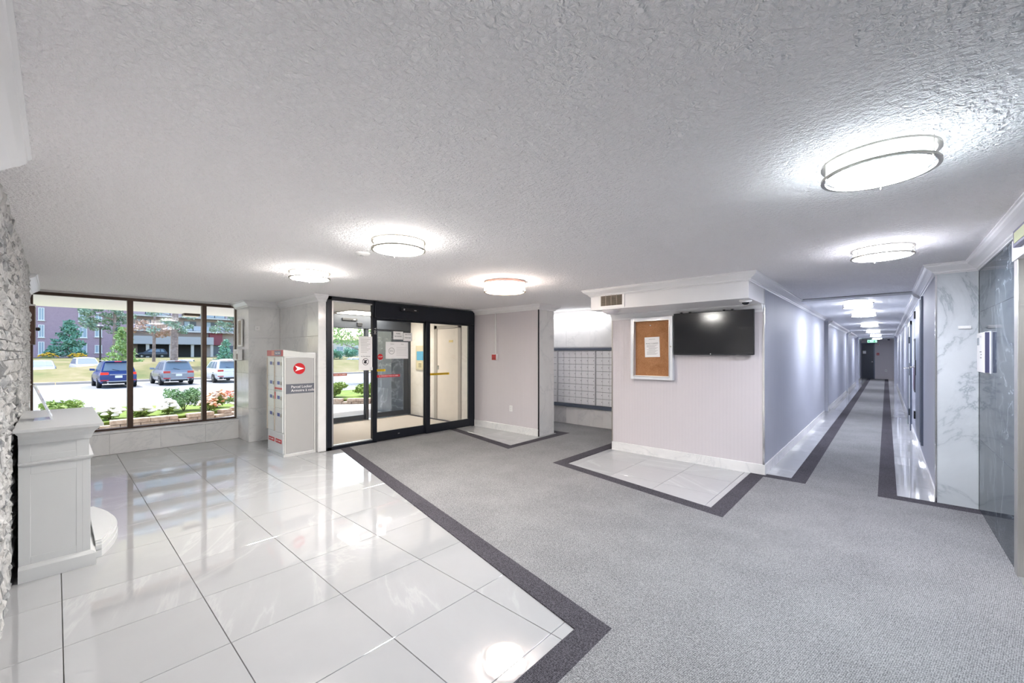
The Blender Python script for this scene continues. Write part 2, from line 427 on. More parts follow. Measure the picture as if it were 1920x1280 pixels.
wn_ = struct('wall_north', 'lavender grey pinstripe panel wall with a marble end')
B('wall_body', m_paper, wn_, -6.6, -4.80, 6.035, 6.49, 0, H)
wall_tiles(wn_, '+x', -4.787, [6.04, 6.5], [0, H-.1], m_white_marble)
B('corner_bead', m_black, wn_, -4.805, -4.785, 6.022, 6.04, 0, H)
wv = struct('wall_vestibule', 'warm white marble wall inside the entrance vestibule')
B('wall_body', m_white, wv, -9.15, -6.6, 6.065, 6.49, 0, H)
wall_tiles(wv, '-y', 6.05, [-9.0, -8.45, -7.97], [0, 1.2, H-.01], m_beige_marble)
wall_tiles(wv, '-y', 6.05, [-7.0, -6.62], [0, 1.2, H-.01], m_beige_marble)
wall_tiles(wv, '-y', 6.05, [-7.97, -7.0], [2.2, H-.01], m_beige_marble)

wa = struct('wall_alcove', 'white marble back wall of the mail alcove')
B('wall_body', m_white, wa, -6.7, -3.2, 7.62, 7.8, 0, H)
B('wall_body', m_white, wa, -6.7, -6.5, 6.4, 7.7, 0, H)
ax = [-6.48+.305*i for i in range(11)]+[-3.28]
wall_tiles(wa, '-y', 7.6, ax, [0, .39], m_white_marble)
wall_tiles(wa, '-y', 7.6, [-6.48, -5.87, -5.26, -4.65, -4.04, -3.28], [1.68, H-.01], m_white_marble)

wc = struct('wall_center', 'grey pinstripe wall block between the mail alcove and corridor')
B('wall_body', m_paper, wc, -3.28, -1.151, 6.031, 12.8, 0, H)
B('corridor_face', m_paper2, wc, -1.155, -1.15, 6.05, 12.83, 0, H)
B('corner_bead', m_chrome, wc, -1.165, -1.143, 6.022, 6.045, 0, 2.4)
B('corner_bead', m_nickel, wc, -3.287, -3.27, 6.024, 6.04, 0, 2.4)
wl = struct('wall_corridor_left', 'ribbed grey wall along the left of the corridor')
B('wall_body', m_paper2, wl, -3.0, -1.15, 13.84, 20.5, 0, H)
B('wall_body', m_paper2, wl, -3.0, -1.15, 21.6, 33.8, 0, H)
B('wall_body', m_paper2, wl, -3.15, -3.0, 12.7, 33.8, 0, H)
B('end_post', m_paper2, wl, -1.2, -1.05, 27.2, 27.5, 0, H)
wr = struct('wall_corridor_right', 'ribbed grey wall along the right of the corridor')
B('wall_body', m_paper2, wr, .38, .55, 6.14, 33.8, 0, H)
B('end_post', m_paper2, wr, .28, .4, 27.2, 27.5, 0, H)
wd = struct('wall_north_end', 'grey wall closing the far end of the corridor')
B('wall_body', m_paper, wd, -3.2, .6, 33.5, 33.7, 0, H)
B('wall_body', m_smooth, wd, -1.15, .38, 27.25, 27.5, 2.33, H2)
we = struct('wall_east', 'dark polished marble elevator wall and pale marble pier')
B('wall_body', m_white, we, .69, .9, 4.54, 6.13, 0, H)
B('wall_body', m_white, we, .69, .9, -.45, 3.45, 0, H)
B('wall_body', m_white, we, .69, .9, 3.45, 4.54, 2.2, H)
wall_tiles(we, '-x', .679, [4.545, 5.3, 6.118], [0, .7, 1.95, H-.05], m_dark_marble, .0015)
wall_tiles(we, '-x', .679, [-.24, .7, 1.6, 2.5, 3.42], [0, .7, 1.95, H-.05], m_dark_marble, .0015)
B('wall_body', m_white, we, .385, .9, 6.14, 6.3, 0, H)
wall_tiles(we, '-y', 6.122, [.385, .678], [0, H-.02], m_pier_marble)
B('corner_bead', m_chrome, we, .374, .388, 6.116, 6.135, 0, 2.4)

# skirting and crown mouldings
sweep('baseboard_north', [(-6.57, 6.035), (-4.79, 6.035)], BASE, -1, 0, m_white_marble, 'pale marble skirting under the pinstripe panel')
sweep('baseboard_center', [(-3.28, 6.031), (-1.15, 6.031), (-1.15, 12.83)], BASE, -1, 0, m_white_marble, 'pale marble skirting under the notice board wall')
sweep('baseboard_corridor_left', [(-1.15, 13.84), (-1.15, 20.5)], BASE, -1, 0, m_white_marble, 'pale marble skirting further along the corridor left')
sweep('baseboard_corridor_left', [(-1.15, 21.6), (-1.15, 33.5)], BASE, -1, 0, m_white_marble, 'pale marble skirting at the far corridor left')
sweep('baseboard_corridor_right', [(.38, 33.5), (.38, 6.14)], BASE, -1, 0, m_white_marble, 'pale marble skirting along the corridor right')
sweep('trim_1', [(-8.96, 2.25), (-8.22, 2.25), (-8.22, 2.75), (-6.57, 2.75), (-6.57, 2.872)], CROWN, -1, H, m_trim, 'white crown moulding around the marble pier')
sweep('trim_2', [(-6.55, 6.033), (-4.787, 6.033), (-4.787, 6.5), (-6.5, 6.5)], CROWN, -1, H, m_trim, 'white crown moulding over the pinstripe panel')
sweep('trim_3', [(-6.5, 7.6), (-3.28, 7.6)], CROWN, -1, H, m_trim, 'white crown moulding at the back of the alcove')
sweep('trim_4', [(-3.2, 6.03), (-3.2, 5.25), (-1.15, 5.25), (-1.15, 12.83), (-1.4, 12.83)], CROWN, -1, H, m_trim, 'white crown moulding around the bulkhead')
sweep('trim_5', [(-3.27, 6.03), (-1.16, 6.03)], CROWN_S, -1, 2.17, m_trim, 'small white moulding under the bulkhead')
sweep('trim_6', [(.38, 8.48), (.38, 6.122), (.679, 6.122), (.679, -.24)], CROWN, -1, H, m_trim, 'white crown moulding above the elevator wall')
B('wall_body', m_white, ws, -2.97, .7, -.25, -.2, 0, H)
sweep('trim_7', [(.68, -.2), (-2.97, -.2)], [(d*1.25, z*1.25) for d, z in CROWN], -1, H, m_trim, 'white crown moulding beside the stone wall')
sweep('trim_8', [(-7.24, -.24), (-8.9, -.24)], CROWN, -1, H, m_trim, 'white crown moulding at the left of the window')
sweep('trim_9', [(.38, 33.5), (.38, 8.5)], CROWN, -1, H2, m_trim, 'white crown moulding along the corridor right')
sweep('trim_10', [(-1.15, 13.84), (-1.15, 20.5)], CROWN, -1, H2, m_trim, 'white crown moulding along the corridor left')
sweep('trim_11', [(-1.15, 21.6), (-1.15, 33.5)], CROWN, -1, H2, m_trim, 'white crown moulding at the far corridor left')
tr = tag(B('trim_12', m_trim, None, -3.2, -1.15, 5.25, 6.031, 2.17, H, .004), 'white bulkhead box above the notice board and screen', None, None, 'structure')

# ------------------------------------------------------------------ lobby window
w1 = struct('window_1', 'lobby window in three panes with bronze frames')
B('head_rail', m_bronze, w1, -9.03, -8.95, -.22, 2.25, 2.385, 2.43, .004)
B('sill_rail', m_bronze, w1, -9.03, -8.95, -.22, 2.25, .345, .375, .004)
for y0, y1 in ((.765, .835), (1.735, 1.8)): B('mullion', m_bronze, w1, -9.05, -8.94, y0, y1, .36, 2.40, .004)
B('side_rail', m_bronze, w1, -9.03, -8.95, -.245, -.215, .36, 2.40, .003)
B('side_rail', m_bronze, w1, -9.03, -8.95, 2.235, 2.265, .36, 2.40, .003)
for y0, y1 in ((-.215, .765), (.835, 1.735), (1.8, 2.235)): B('pane', m_glass, w1, -8.993, -8.987, y0, y1, .37, 2.39)

# ------------------------------------------------------------------ inner sliding doors (door_1)
d1 = struct('door_1', 'black framed sliding glass entrance doors')
X0, X1 = -6.615, -6.545
fr = MB()
fr.box(X0, X1, 2.876, 2.955, 0, 2.455).box(X0, X1, 2.876, 3.68, 2.395, 2.455).box(X0, X1, 2.876, 3.70, 0, .055)
fr.box(X0, X1, 5.955, 6.03, 0, 2.455).box(X0, X1, 3.66, 3.74, 0, 2.455)
fr.build('door_frame', m_frame, d1, .003)
m = MB(); m.box(X0+.015, X1-.012, 2.955, 2.985, .055, 2.395).box(X0+.015, X1-.012, 2.985, 3.66, .055, .075).box(X0+.015, X1-.012, 2.955, 3.66, 2.375, 2.395)
m.build('glazing_bead', m_alu, d1, .002)
B('pane', m_glass, d1, -6.583, -6.577, 2.98, 3.665, .07, 2.38)
hd = B('door_header', m_frame, d1, -6.66, -6.505, 3.68, 5.99, 2.16, 2.44, .004)
def leaf(y0, y1, x, sl_, sr_, nm='door_leaf', mat=m_frame, top=2.20, bot=.17, base=.012):
    m = MB(); a, b = x-.02, x+.02
    m.box(a, b, y0, y0+sl_, base, top).box(a, b, y1-sr_, y1, base, top).box(a, b, y0+sl_, y1-sr_, base, bot).box(a, b, y0+sl_, y1-sr_, top-.075, top)
    o = m.build(nm, mat, d1 if mat is m_frame else d2, .003)
    B('pane', m_glass, o, x-.003, x+.003, y0+sl_-.005, y1-sr_+.005, bot-.005, top-.07)
    return o
leaf1 = leaf(3.68, 4.815, -6.60, .075, .06)
leaf2 = leaf(4.765, 5.97, -6.555, .095, .12)
B('door_lock', m_chrome, leaf1, -6.58, -6.572, 4.17, 4.205, .085, .105, .002)
sn = B('motion_sensor', m_black, d1, -6.505, -6.47, 4.17, 4.55, 2.31, 2.37, .008)
B('sensor_eye', m_chrome, sn, -6.472, -6.464, 4.22, 4.25, 2.325, 2.355, .003); B('sensor_eye', m_alu, sn, -6.472, -6.466, 4.45, 4.5, 2.33, 2.345, .002)
text('T DC', (-6.543, 3.70, 1.93), '+x', .05, m_paperwhite, d1, roll=-PI/2)
def sticker(y0, y1, zc, h, c, body, tc, x, size, par=None):
    o = B('sticker', P(c, .5), par or d1, x, x+.002, y0, y1, zc-h/2, zc+h/2); tag(o, 'coloured warning strip')
    text(body, (x+.003, (y0+y1)/2, zc), '+x', size, tc, o)
    return o
sticker(3.765, 4.225, 1.145, .045, 'c22532', 'IN EMERGENCY PUSH TO OPEN', m_paperwhite, -6.595, .027)
sticker(3.765, 3.93, 1.25, .04, 'd8b400', 'CAUTION', m_ink, -6.595, .026)
sticker(4.87, 5.34, 1.142, .042, 'd8ae00', 'CAUTION AUTOMATIC DOOR', m_ink, -6.55, .029)
sticker(2.985, 3.215, 1.20, .04, 'a8553e', 'PUSH TO OPEN', m_paperwhite, -6.576, .027)
oc = MB().lathe([(.055, 0), (.055, .002)], (0, 0, 0), 8, 'x').build('stop_sticker', m_red, d1, 0, False, (-6.595, 3.83, 1.485))
oc.rotation_euler = (PI/8, 0, 0)
text('STOP', (-6.592, 3.83, 1.485), '+x', .036, m_paperwhite, d1)

def ring_flat(par, c, ro, ri, face, mat):
    m = MB().lathe([(ri, 0), (ro, 0), (ro, .001), (ri, .001), (ri, 0)], (0, 0, 0), 28, 'x' if face == '+x' else 'y', False)
    return m.build('symbol_ring', mat, par, 0, False, c)
def notice(x, y0, y1, z0, z1, label, nm='notice_sheet'):
    t = thing(nm, label, 'sign', (x, (y0+y1)/2, z0))
    B('sheet', m_paperwhite, t, 0, .003, -(y1-y0)/2, (y1-y0)/2, 0, z1-z0)
    return t, y1-y0, z1-z0
t, w_, h_ = notice(-6.54, 3.40, 3.645, 1.26, 1.835, 'tall white notice with a struck-through ring taped beside the sliding door post')
for i in range(9): B('text_line', P('b9b6b4', .7), t, .003, .0036, -.085, .085-.03*(i % 3), .52-.027*i, .527-.027*i)
text('No Pets Allowed', (.0045, 0, .235), '+x', .024, m_ink, t)
ring_flat(t, (.004, 0, .145), .058, .05, '+x', m_ink)
m = MB().box(.0035, .0045, -.018, .014, .115, .17).box(.0035, .0045, -.03, -.018, .118, .15).box(.0035, .0045, .0, .028, .155, .172); m.build('dog_symbol', m_ink, t)
m = MB().box(.0045, .0055, -.05, .05, -.004, .004).build('strike_bar', m_ink, t, 0, False, (0, 0, .145)); m.rotation_euler = (math.radians(-45), 0, 0)
B('tape', P('dedede', .3), t, .003, .004, .08, .13, .0, .05)
t, w_, h_ = notice(-6.594, 3.935, 4.40, 1.45, 1.755, 'wide white notice with a grey ring on the middle glass leaf')
ring_flat(t, (.004, -.115, .14), .06, .052, '+x', P('98989a', .7))
text('DG', (.004, -.115, .14), '+x', .05, P('98989a', .7), t)
text('Notice', (.004, -.10, .265), '+x', .026, P('98989a', .7), t); text('Door', (.004, .11, .265), '+x', .026, P('98989a', .7), t)
for i in range(6): B('text_line', P('cfcdcc', .7), t, .003, .0036, -.02, .2, .2-.028*i, .206-.028*i)
t, w_, h_ = notice(-6.594, 4.09, 4.29, 1.80, 1.945, 'small white notice on the glass, upper of two beside the post')
t['label'] = 'small white notice high on the middle leaf, left of a pair'
text('PLEASE', (.004, 0, .105), '+x', .028, m_ink, t); text('NO ENTRY', (.004, 0, .055), '+x', .03, m_ink, t)
t, w_, h_ = notice(-6.594, 4.30, 4.485, 1.775, 1.925, 'small white notice high on the middle leaf, right of a pair')
text('THIS DOOR', (.004, 0, .12), '+x', .026, m_ink, t); text('PUSH BAR', (.004, 0, .06), '+x', .03, m_ink, t)

# outer sliding doors (door_2) with the vestibule between
d2 = struct('door_2', 'grey framed outer sliding doors of the vestibule')
m_outer = P('3d4149', .4, .3, .5, .08)
m = MB(); m.box(-9.06, -8.95, 2.88, 2.97, 0, 2.45).box(-9.06, -8.95, 5.98, 6.06, 0, 2.45).box(-9.06, -8.95, 4.83, 4.905, 0, 2.2)
m.build('door_frame', m_outer, d2, .003)
B('door_header', m_outer, d2, -9.08, -8.93, 2.9, 6.04, 2.12, 2.42, .004)
s2 = B('motion_sensor', m_black, d2, -8.93, -8.89, 4.25, 4.6, 2.28, 2.34, .008); B('sensor_eye', m_alu, s2, -8.892, -8.886, 4.5, 4.55, 2.3, 2.315)
B('sensor_box', m_black, d2, -8.93, -8.9, 4.6, 4.72, 2.17, 2.25, .006)
leaf(2.96, 4.87, -9.02, .06, .05, mat=m_outer, top=2.19, bot=.125, base=.012)
leaf(4.98, 6.0, -8.98, .16, .15, mat=m_outer, top=2.15, bot=.14, base=.02)
B('threshold', m_alu, d2, -9.1, -8.92, 2.9, 6.04, 0, .012)
vm_ = tag(B('entrance_mat', m_mat, None, -8.9, -6.64, 2.95, 5.93, -.006, .007), 'beige grey carpet mat on the vestibule floor', 'mat')
B('mat_border', m_border, vm_, -8.9, -6.64, 5.93, 6.045, -.006, .0068)
# beige service door in the vestibule
d3 = struct('door_3', 'beige steel service door in the vestibule marble wall')
m = MB(); m.box(-7.97, -7.86, 6.035, 6.07, 0, 2.2).box(-7.1, -7.0, 6.035, 6.07, 0, 2.2).box(-7.97, -7.0, 6.035, 6.07, 2.12, 2.2)
m.build('door_frame', P('a49c94', .45), d3, .003)
dl = B('door_leaf', P('d7cdc3', .45), d3, -7.855, -7.105, 6.045, 6.06, .01, 2.115, .002)
B('plaque', P('c9b27c', .35, .6), dl, -7.42, -7.28, 6.04, 6.046, 1.80, 1.85); B('lock_plate', m_nickel, dl, -7.85, -7.80, 6.037, 6.046, 1.17, 1.27, .002)
MB().lathe([(.016, 0), (.018, -.03), (.012, -.036)], (-7.80, 6.04, 1.25), 12, 'y').build('door_knob', m_nickel, dl, 0, True)
it = thing('entry_intercom', 'beige intercom with a blue directory screen on the vestibule wall', 'intercom', (-8.5, 6.048, 1.14))
B('housing', P('c3b79d', .4, .3), it, -.19, .19, -.03, .0, 0, .6, .006)
B('directory_screen', P('4f93b5', .25), it, -.14, .17, -.034, -.028, .24, .46); B('key_panel', P('cdbf9a', .35, .3), it, -.14, .17, -.034, -.028, .04, .2)
for i in range(3):
    for j in range(3): B('key', m_ink, it, -.05+.04*i, -.028+.04*i, -.038, -.033, .07+.036*j, .09+.036*j)
vl = thing('vestibule_ceiling_light', 'flat fluorescent panel light on the vestibule ceiling', 'light', (-8.55, 4.75, H))
B('light_frame', m_white, vl, -.36, .36, -.66, .66, -.03, -.001, .004); B('light_panel', emit('fff6e6', 22), vl, -.33, .33, -.63, .63, -.036, -.03)

# ------------------------------------------------------------------ corridor doors
d4 = struct('door_4', 'grey steel utility door on the right wall near the corridor mouth')
B('door_frame', m_steelblue, d4, .355, .385, 8.08, 9.34, .26, 2.34, .004)
d4l = B('door_leaf', P('7a8190', .3, .5), d4, .345, .36, 8.14, 9.26, .3, 2.3, .003)
for z in (.5, 2.1): B('hinge', m_black, d4l, .325, .36, 9.22, 9.32, z, z+.12, .004)
B('lock_plate', m_black, d4l, .335, .35, 9.10, 9.2, 1.2, 1.44, .003)
MB().tube([(.345, 9.15, 1.33), (.285, 9.15, 1.33), (.28, 8.98, 1.33)], .011).build('door_lever', m_chrome, d4l, 0, True)
d5 = struct('door_5', 'white door on the right wall further down the corridor')
m = MB(); m.box(.35, .385, 11.5, 11.62, 0, 2.2).box(.35, .385, 12.55, 12.67, 0, 2.2).box(.35, .385, 11.5, 12.67, 2.12, 2.2); m.build('door_frame', m_steelblue, d5, .003)
d5l = B('door_leaf', m_white, d5, .362, .38, 11.62, 12.55, .01, 2.12)
for z in (.3, 1.75): B('hinge', m_black, d5l, .335, .37, 11.56, 11.66, z, z+.13, .003)
B('lock_plate', m_black, d5l, .345, .365, 11.66, 11.76, 1.1, 1.35)
MB().tube([(.36, 11.7, 1.25), (.27, 11.7, 1.25), (.265, 11.86, 1.25)], .013).build('door_lever', m_chrome, d5l, 0, True)
d6 = struct('door_6', 'dark slate exit door in the end wall of the corridor')
B('door_frame', m_steelblue, d6, -1.14, -.52, 33.47, 33.505, 0, 2.2)
d6l = B('door_leaf', P('343b48', .4), d6, -1.12, -.57, 33.45, 33.48, .01, 2.14)
B('door_notice', m_paperwhite, d6l, -1.08, -.93, 33.445, 33.451, 1.55, 1.72)
MB().lathe([(.03, 0), (.034, -.04), (.02, -.055)], (-.64, 33.45, 1.05), 12, 'y').build('door_knob', m_chrome, d6l, 0, True)
d7 = struct('door_7', 'brushed steel elevator entrance on the dark marble wall')
m = MB(); m.box(.668, .80, 4.44, 4.545, 0, 2.2).box(.668, .80, 3.42, 3.52, 0, 2.2); m.build('door_jamb', m_steel, d7, .004)
B('door_header', P('d6d5da', .35, .2), d7, .66, .80, 3.40, 4.56, 2.19, 2.335, .004)
B('door_leaf', m_steel, d7, .77, .79, 3.5, 3.98, .01, 2.2); B('door_leaf', m_steel, d7, .77, .79, 3.985, 4.46, .01, 2.2)
B('threshold', m_alu, d7, .672, .80, 3.5, 4.45, 0, .012)
ei = thing('elevator_indicator', 'small lit floor indicator box above the elevator entrance', 'indicator', (.66, 4.20, 2.25))
B('housing', P('5c5a78', .4), ei, -.03, 0, -.3, .12, 0, .11, .004); B('display', P('c9d09a', .3), ei, -.033, -.029, -.26, .07, .02, .09)

# ------------------------------------------------------------------ lamps
def ring_lamp(loc, label, col, power, group):
    t = thing('ring_ceiling_lamp', label, 'ceiling lamp', loc, random.random()*6, group)
    MB().lathe([(.001, -.098), (.09, -.097), (.15, -.092), (.178, -.082), (.186, -.072)], (0, 0, 0), 48, 'z', False).build('diffuser', emit(col, power), t, 0, True)
    MB().lathe([(.186, -.072), (.188, -.004), (.001, -.003)], (0, 0, 0), 48, 'z', False).build('side_diffuser', emit(col, power*SIDE), t, 0, True)
    for z, ro in ((-.024, .212), (-.089, .212)): MB().ring(ro, ro-.016, z, z+.011).build('ring', m_nickel, t, 0, True)
    for k in range(3):
        a = 2*PI*k/3
        MB().box(-.003, .003, -.003, .003, -.1, -.008).build('post', m_nickel, t, 0, False, (.208*math.cos(a), .208*math.sin(a), 0))
    return t
G1 = 'ring lamps on the lobby ceiling'
ring_lamp((-.03, 2.56, H), 'large double-ring ceiling lamp nearest the camera, before the elevator wall', 'eaf7ff', LAMP, G1)
ring_lamp((-.03, 4.78, H), 'double-ring ceiling lamp just before the corridor mouth', 'f1f3ff', LAMP, G1)
ring_lamp((-2.92, 1.86, H), 'double-ring ceiling lamp over the tile floor, middle of the lobby', 'fffcf7', LAMP, G1)
ring_lamp((-4.76, 1.90, H), 'double-ring ceiling lamp closest to the window pier', 'fffbf5', LAMP, G1)
G2 = 'ring lamps along the corridor ceiling'
for y, l in ((9.25, 'first'), (11.45, 'second'), (15.8, 'third'), (20.4, 'fourth'), (25.2, 'fifth'), (29.6, 'sixth')):
    ring_lamp((-.36, y, H2), 'ring ceiling lamp in the corridor, %s counted from the lobby' % l, 'eef2fc', LAMP*.8, G2)
cl = thing('crystal_ceiling_lamp', 'drum ceiling lamp hung with crystals, in front of the sliding doors', 'ceiling lamp', (-3.62, 3.86, H))
MB().lathe([(.255, -.03), (.262, -.028), (.262, 0), (.001, 0)], seg=48, cap=False).build('mounting_band', P('b5958c', .25, .9), cl, 0, True)
MB().lathe([(.001, -.118), (.20, -.118), (.225, -.108), (.225, -.028), (.001, -.028)], seg=40).build('diffuser', emit('fff3ea', LAMP*.4), cl, 0, True)
m = MB()
for k in range(64):
    a = 2*PI*k/64; r = .256
    for z0, z1 in ((-.075, -.034), (-.128, -.08)):
        c, s_ = math.cos(a), math.sin(a); hw = .0095
        p = [(r-.008, -hw), (r+.006, 0), (r-.008, hw)]
        q = [(u*c-v*s_, u*s_+v*c) for u, v in p]
        m.prism(q, z0, z1)
tag(m.build('crystals', m_crystal, cl), None, None, None, 'stuff')
MB().ring(.266, .248, -.132, -.127, seg=48).build('lower_band', P('c9b08f', .25, .9), cl, 0, True)
fx = thing('alcove_tube_light', 'long fluorescent light above the mailboxes in the alcove', 'light', (-5.05, 7.52, H-.10))
B('light_body', m_white, fx, -1.35, .85, -.12, .075, .0, .099, .004); B('diffuser', emit('fbfdff', 11), fx, -1.33, .83, -.135, .0, -.03, .02, .006)
sd = thing('smoke_detector', 'small round white detector on the lobby ceiling near the middle lamp', 'detector', (-3.55, 1.88, H))
MB().lathe([(.001, -.022), (.05, -.02), (.066, -.008), (.068, 0), (.001, 0)], seg=32).build('housing', m_white, sd, 0, True)
MB().lathe([(.001, -.027), (.018, -.026), (.02, -.02), (.001, -.02)], seg=20).build('sensor_cap', P('d0cfce', .4), sd, 0, True)
sp = thing('ceiling_speaker', 'flat round white ceiling disc just inside the corridor', 'speaker', (-.37, 8.78, H2))
MB().lathe([(.001, -.008), (.14, -.008), (.15, 0), (.001, 0)], seg=32).build('grille', m_white, sp, 0, True)
MB().ring(.158, .148, -.011, -.002).build('rim', m_trim, sp, 0, True)

# ------------------------------------------------------------------ notice wall
nb = thing('notice_board', 'white framed glazed cork board on the pinstripe wall', 'notice board', (-2.6, 6.03, 1.155))
m = MB(); m.box(-.325, -.27, -.075, 0, 0, .93).box(.265, .32, -.075, 0, 0, .93).box(-.27, .265, -.075, 0, 0, .055).box(-.27, .265, -.075, 0, .875, .93)
m.build('frame', P('e4e6ea', .3, .2), nb, .004); B('cork_panel', m_cork, nb, -.28, .275, -.02, -.004, .05, .88)
m = MB(); m.box(-.285, -.27, -.082, -.06, .04, .89).box(.265, .28, -.082, -.06, .04, .89).box(-.27, .265, -.082, -.06, .04, .055).box(-.27, .265, -.082, -.06, .875, .89)
m.build('door_rim', m_alu, nb, .002)
B('lock', m_nickel, nb, .285, .305, -.086, -.074, .48, .5, .002)
bn = thing('pinned_letter', 'single white printed letter pinned inside the cork board', 'paper', (-2.6, 6.008, 1.49))
o = MB().box(-.115, .115, -.003, 0, 0, .30).build('sheet', m_paperwhite, bn)
text('NOTICE TO RESIDENTS', (0, -.0035, .205), '-y', .018, m_ink, bn)
for i in range(11): B('text_line', P('8f8d92', .7), bn, -.085+(.03 if i in (3, 4, 6) else 0), .085-.02*(i % 3), -.0042, -.003, .18-.014*i, .1835-.014*i)
B('text_line', P('8f8d92', .7), bn, -.05, .05, -.0042, -.003, .265, .269)
bn.rotation_euler = (0, math.radians(-1.5), 0)
pp = thing('push_pin', 'white push pin near the top of the cork board', 'pin', (-2.63, 6.01, 1.965))
MB().lathe([(.001, -.022), (.007, -.02), (.004, -.012), (.008, -.003), (.001, 0)], (0, 0, 0), 12, 'y').build('pin_head', m_white, pp, 0, True)
MB().lathe([(.0015, 0), (.0015, .005)], (0, 0, 0), 6, 'y').build('pin_point', m_nickel, pp)
tv = thing('wall_screen', 'black flat television mounted beside the cork board', 'television', (-1.75, 5.94, 1.525))
B('cabinet', m_black, tv, -.508, .508, 0, .035, 0, .585, .004); B('display', P('0b0e16', .12, 0, .7, .1), tv, -.5, .5, -.004, .001, .014, .577)
B('bottom_bezel', P('202228', .3), tv, -.505, .505, -.006, .002, -.002, .014, .002)
MB().lathe([(.008, 0), (.008, -.003)], (-.01, -.006, .012), 16, 'y').build('maker_badge', m_alu, tv)
m = MB(); m.box(-.2, .2, .035, .09, .15, .45); m.build('wall_bracket', m_black, tv)
for x in (-.42, -.30, .14, .24): B('cable_clip', m_black, tv, x, x+.025, .005, .03, .583, .60)
vg = thing('vent_grille', 'beige louvred vent grille on the left end of the bulkhead', 'vent', (-2.865, 5.249, 2.185))
m = MB(); m.box(-.2, .2, -.012, 0, 0, .035).box(-.2, .2, -.012, 0, .215, .25).box(-.2, -.165, -.012, 0, .035, .215).box(.165, .2, -.012, 0, .035, .215); m.build('frame', m_white, vg, .003)
B('duct_back', P('6d6459', .8), vg, -.166, .166, -.003, -.001, .034, .216)
for i in range(11):
    z = .045+.0155*i
    MB().hexa([(-.165, -.012, z), (.165, -.012, z), (.165, -.011, z-.0), (-.165, -.011, z), (-.165, -.004, z+.009), (.165, -.004, z+.009), (.165, -.0025, z+.009), (-.165, -.0025, z+.009)]).build('slat', P('a59a8b', .5, .2), vg)
for x in (-.085, 0, .085): B('rib', P('b8ae9f', .5), vg, x-.003, x+.003, -.013, -.011, .035, .215)
el = thing('dome_light', 'small unlit white dome under the left end of the bulkhead', 'light', (-2.97, 5.42, 2.17))
MB().lathe([(.001, -.062), (.06, -.055), (.105, -.035), (.125, -.012), (.128, 0), (.001, 0)], seg=36).build('dome', P('dcd8dc', .3), el, 0, True)
MB().ring(.134, .122, -.012, 0).build('dome_rim', m_white, el, 0, True)
def dome_cam(loc, label, s=1):
    t = thing('dome_camera', label, 'camera', loc)
    MB().lathe([(.001, -.02), (.06*s, -.02), (.066*s, -.01), (.066*s, 0), (.001, 0)], seg=32).build('camera_base', m_white, t, 0, True)
    MB().lathe([(.001, -.052*s), (.02*s, -.05*s), (.036*s, -.038*s), (.042*s, -.02), (.001, -.02)], seg=28).build('camera_dome', P('202226', .12), t, 0, True)
    MB().ring(.05*s, .04*s, -.026, -.018).build('camera_collar', m_white, t, 0, True)
dome_cam((-1.23, 5.46, 2.17), 'white dome security camera under the bulkhead above the television')
dome_cam((.1, 33.0, H2), 'small dome security camera on the far corridor ceiling', 1.6)

# ------------------------------------------------------------------ panel wall fittings
fp = thing('fire_alarm_pull', 'red fire alarm pull station at the foot of a white conduit', 'fire alarm', (-5.92, 6.033, 1.41))
B('back_box', m_white, fp, -.055, .065, -.04, 0, -.005, .125, .004); B('pull_plate', P('b3262c', .35), fp, -.055, .05, -.055, -.038, .005, .115, .004)
B('pull_handle', P('8f1a20', .35), fp, -.035, .03, -.062, -.053, .025, .05, .002); B('conduit', m_white, fp, .01, .03, -.024, -.002, .125, .96, .006)
ol = thing('wall_outlet', 'white power outlet low on the pinstripe panel wall', 'outlet', (-5.49, 6.033, .405))
B('cover_plate', m_white, ol, -.037, .037, -.008, 0, 0, .115, .002)
for z in (.022, .066): B('socket', P('d8d7d6', .4), ol, -.017, .017, -.011, -.007, z, z+.03, .003)
vp = thing('wall_louver', 'narrow beige louvred panel in a white frame on the marble pier side', 'vent', (-8.62, 2.238, 1.67))
m = MB(); m.box(-.125, -.09, -.02, 0, 0, .49).box(.09, .125, -.02, 0, 0, .49).box(-.09, .09, -.02, 0, 0, .03).box(-.09, .09, -.02, 0, .46, .49); m.build('frame', m_white, vp, .003)
B('louver_back', P('a3968a', .6), vp, -.09, .09, -.008, -.001, .03, .46)
for i in range(14): B('slat', P('b3a698', .5), vp, -.09, .09, -.014, -.008, .04+.03*i, .058+.03*i)
wb = thing('wall_control', 'white control box on the marble pier below the louver', 'control box', (-8.62, 2.238, 1.42))
B('housing', m_white, wb, -.16, .11, -.07, 0, 0, .2, .01); B('cover', P('d9d6d3', .35), wb, -.13, .0, -.076, -.068, .03, .17, .004); B('dial', P('a08f86', .5), wb, .03, .08, -.078, -.068, .02, .12, .004)
sw = thing('wall_switch', 'tiny white square switch on the marble pier front', 'switch', (-8.21, 2.38, 1.945))
B('cover_plate', m_white, sw, 0, .012, -.04, .04, 0, .085, .003); B('toggle', P('d0cfce', .4), sw, .012, .018, -.012, .012, .03, .055, .002)
lp = thing('hanging_panel', 'dark brown narrow panel on the side wall left of the window', 'wall panel', (-8.35, -.225, 1.66))
B('panel_face', P('5b4336', .5), lp, -.16, .16, -.01, .045, 0, .5, .004); B('panel_top', m_white, lp, -.17, .17, -.012, .05, .5, .52, .003)
MB().lathe([(.02, 0), (.024, .03), (.012, .04)], (.17, .05, .2), 12, 'y').build('knob', m_black, lp, 0, True)

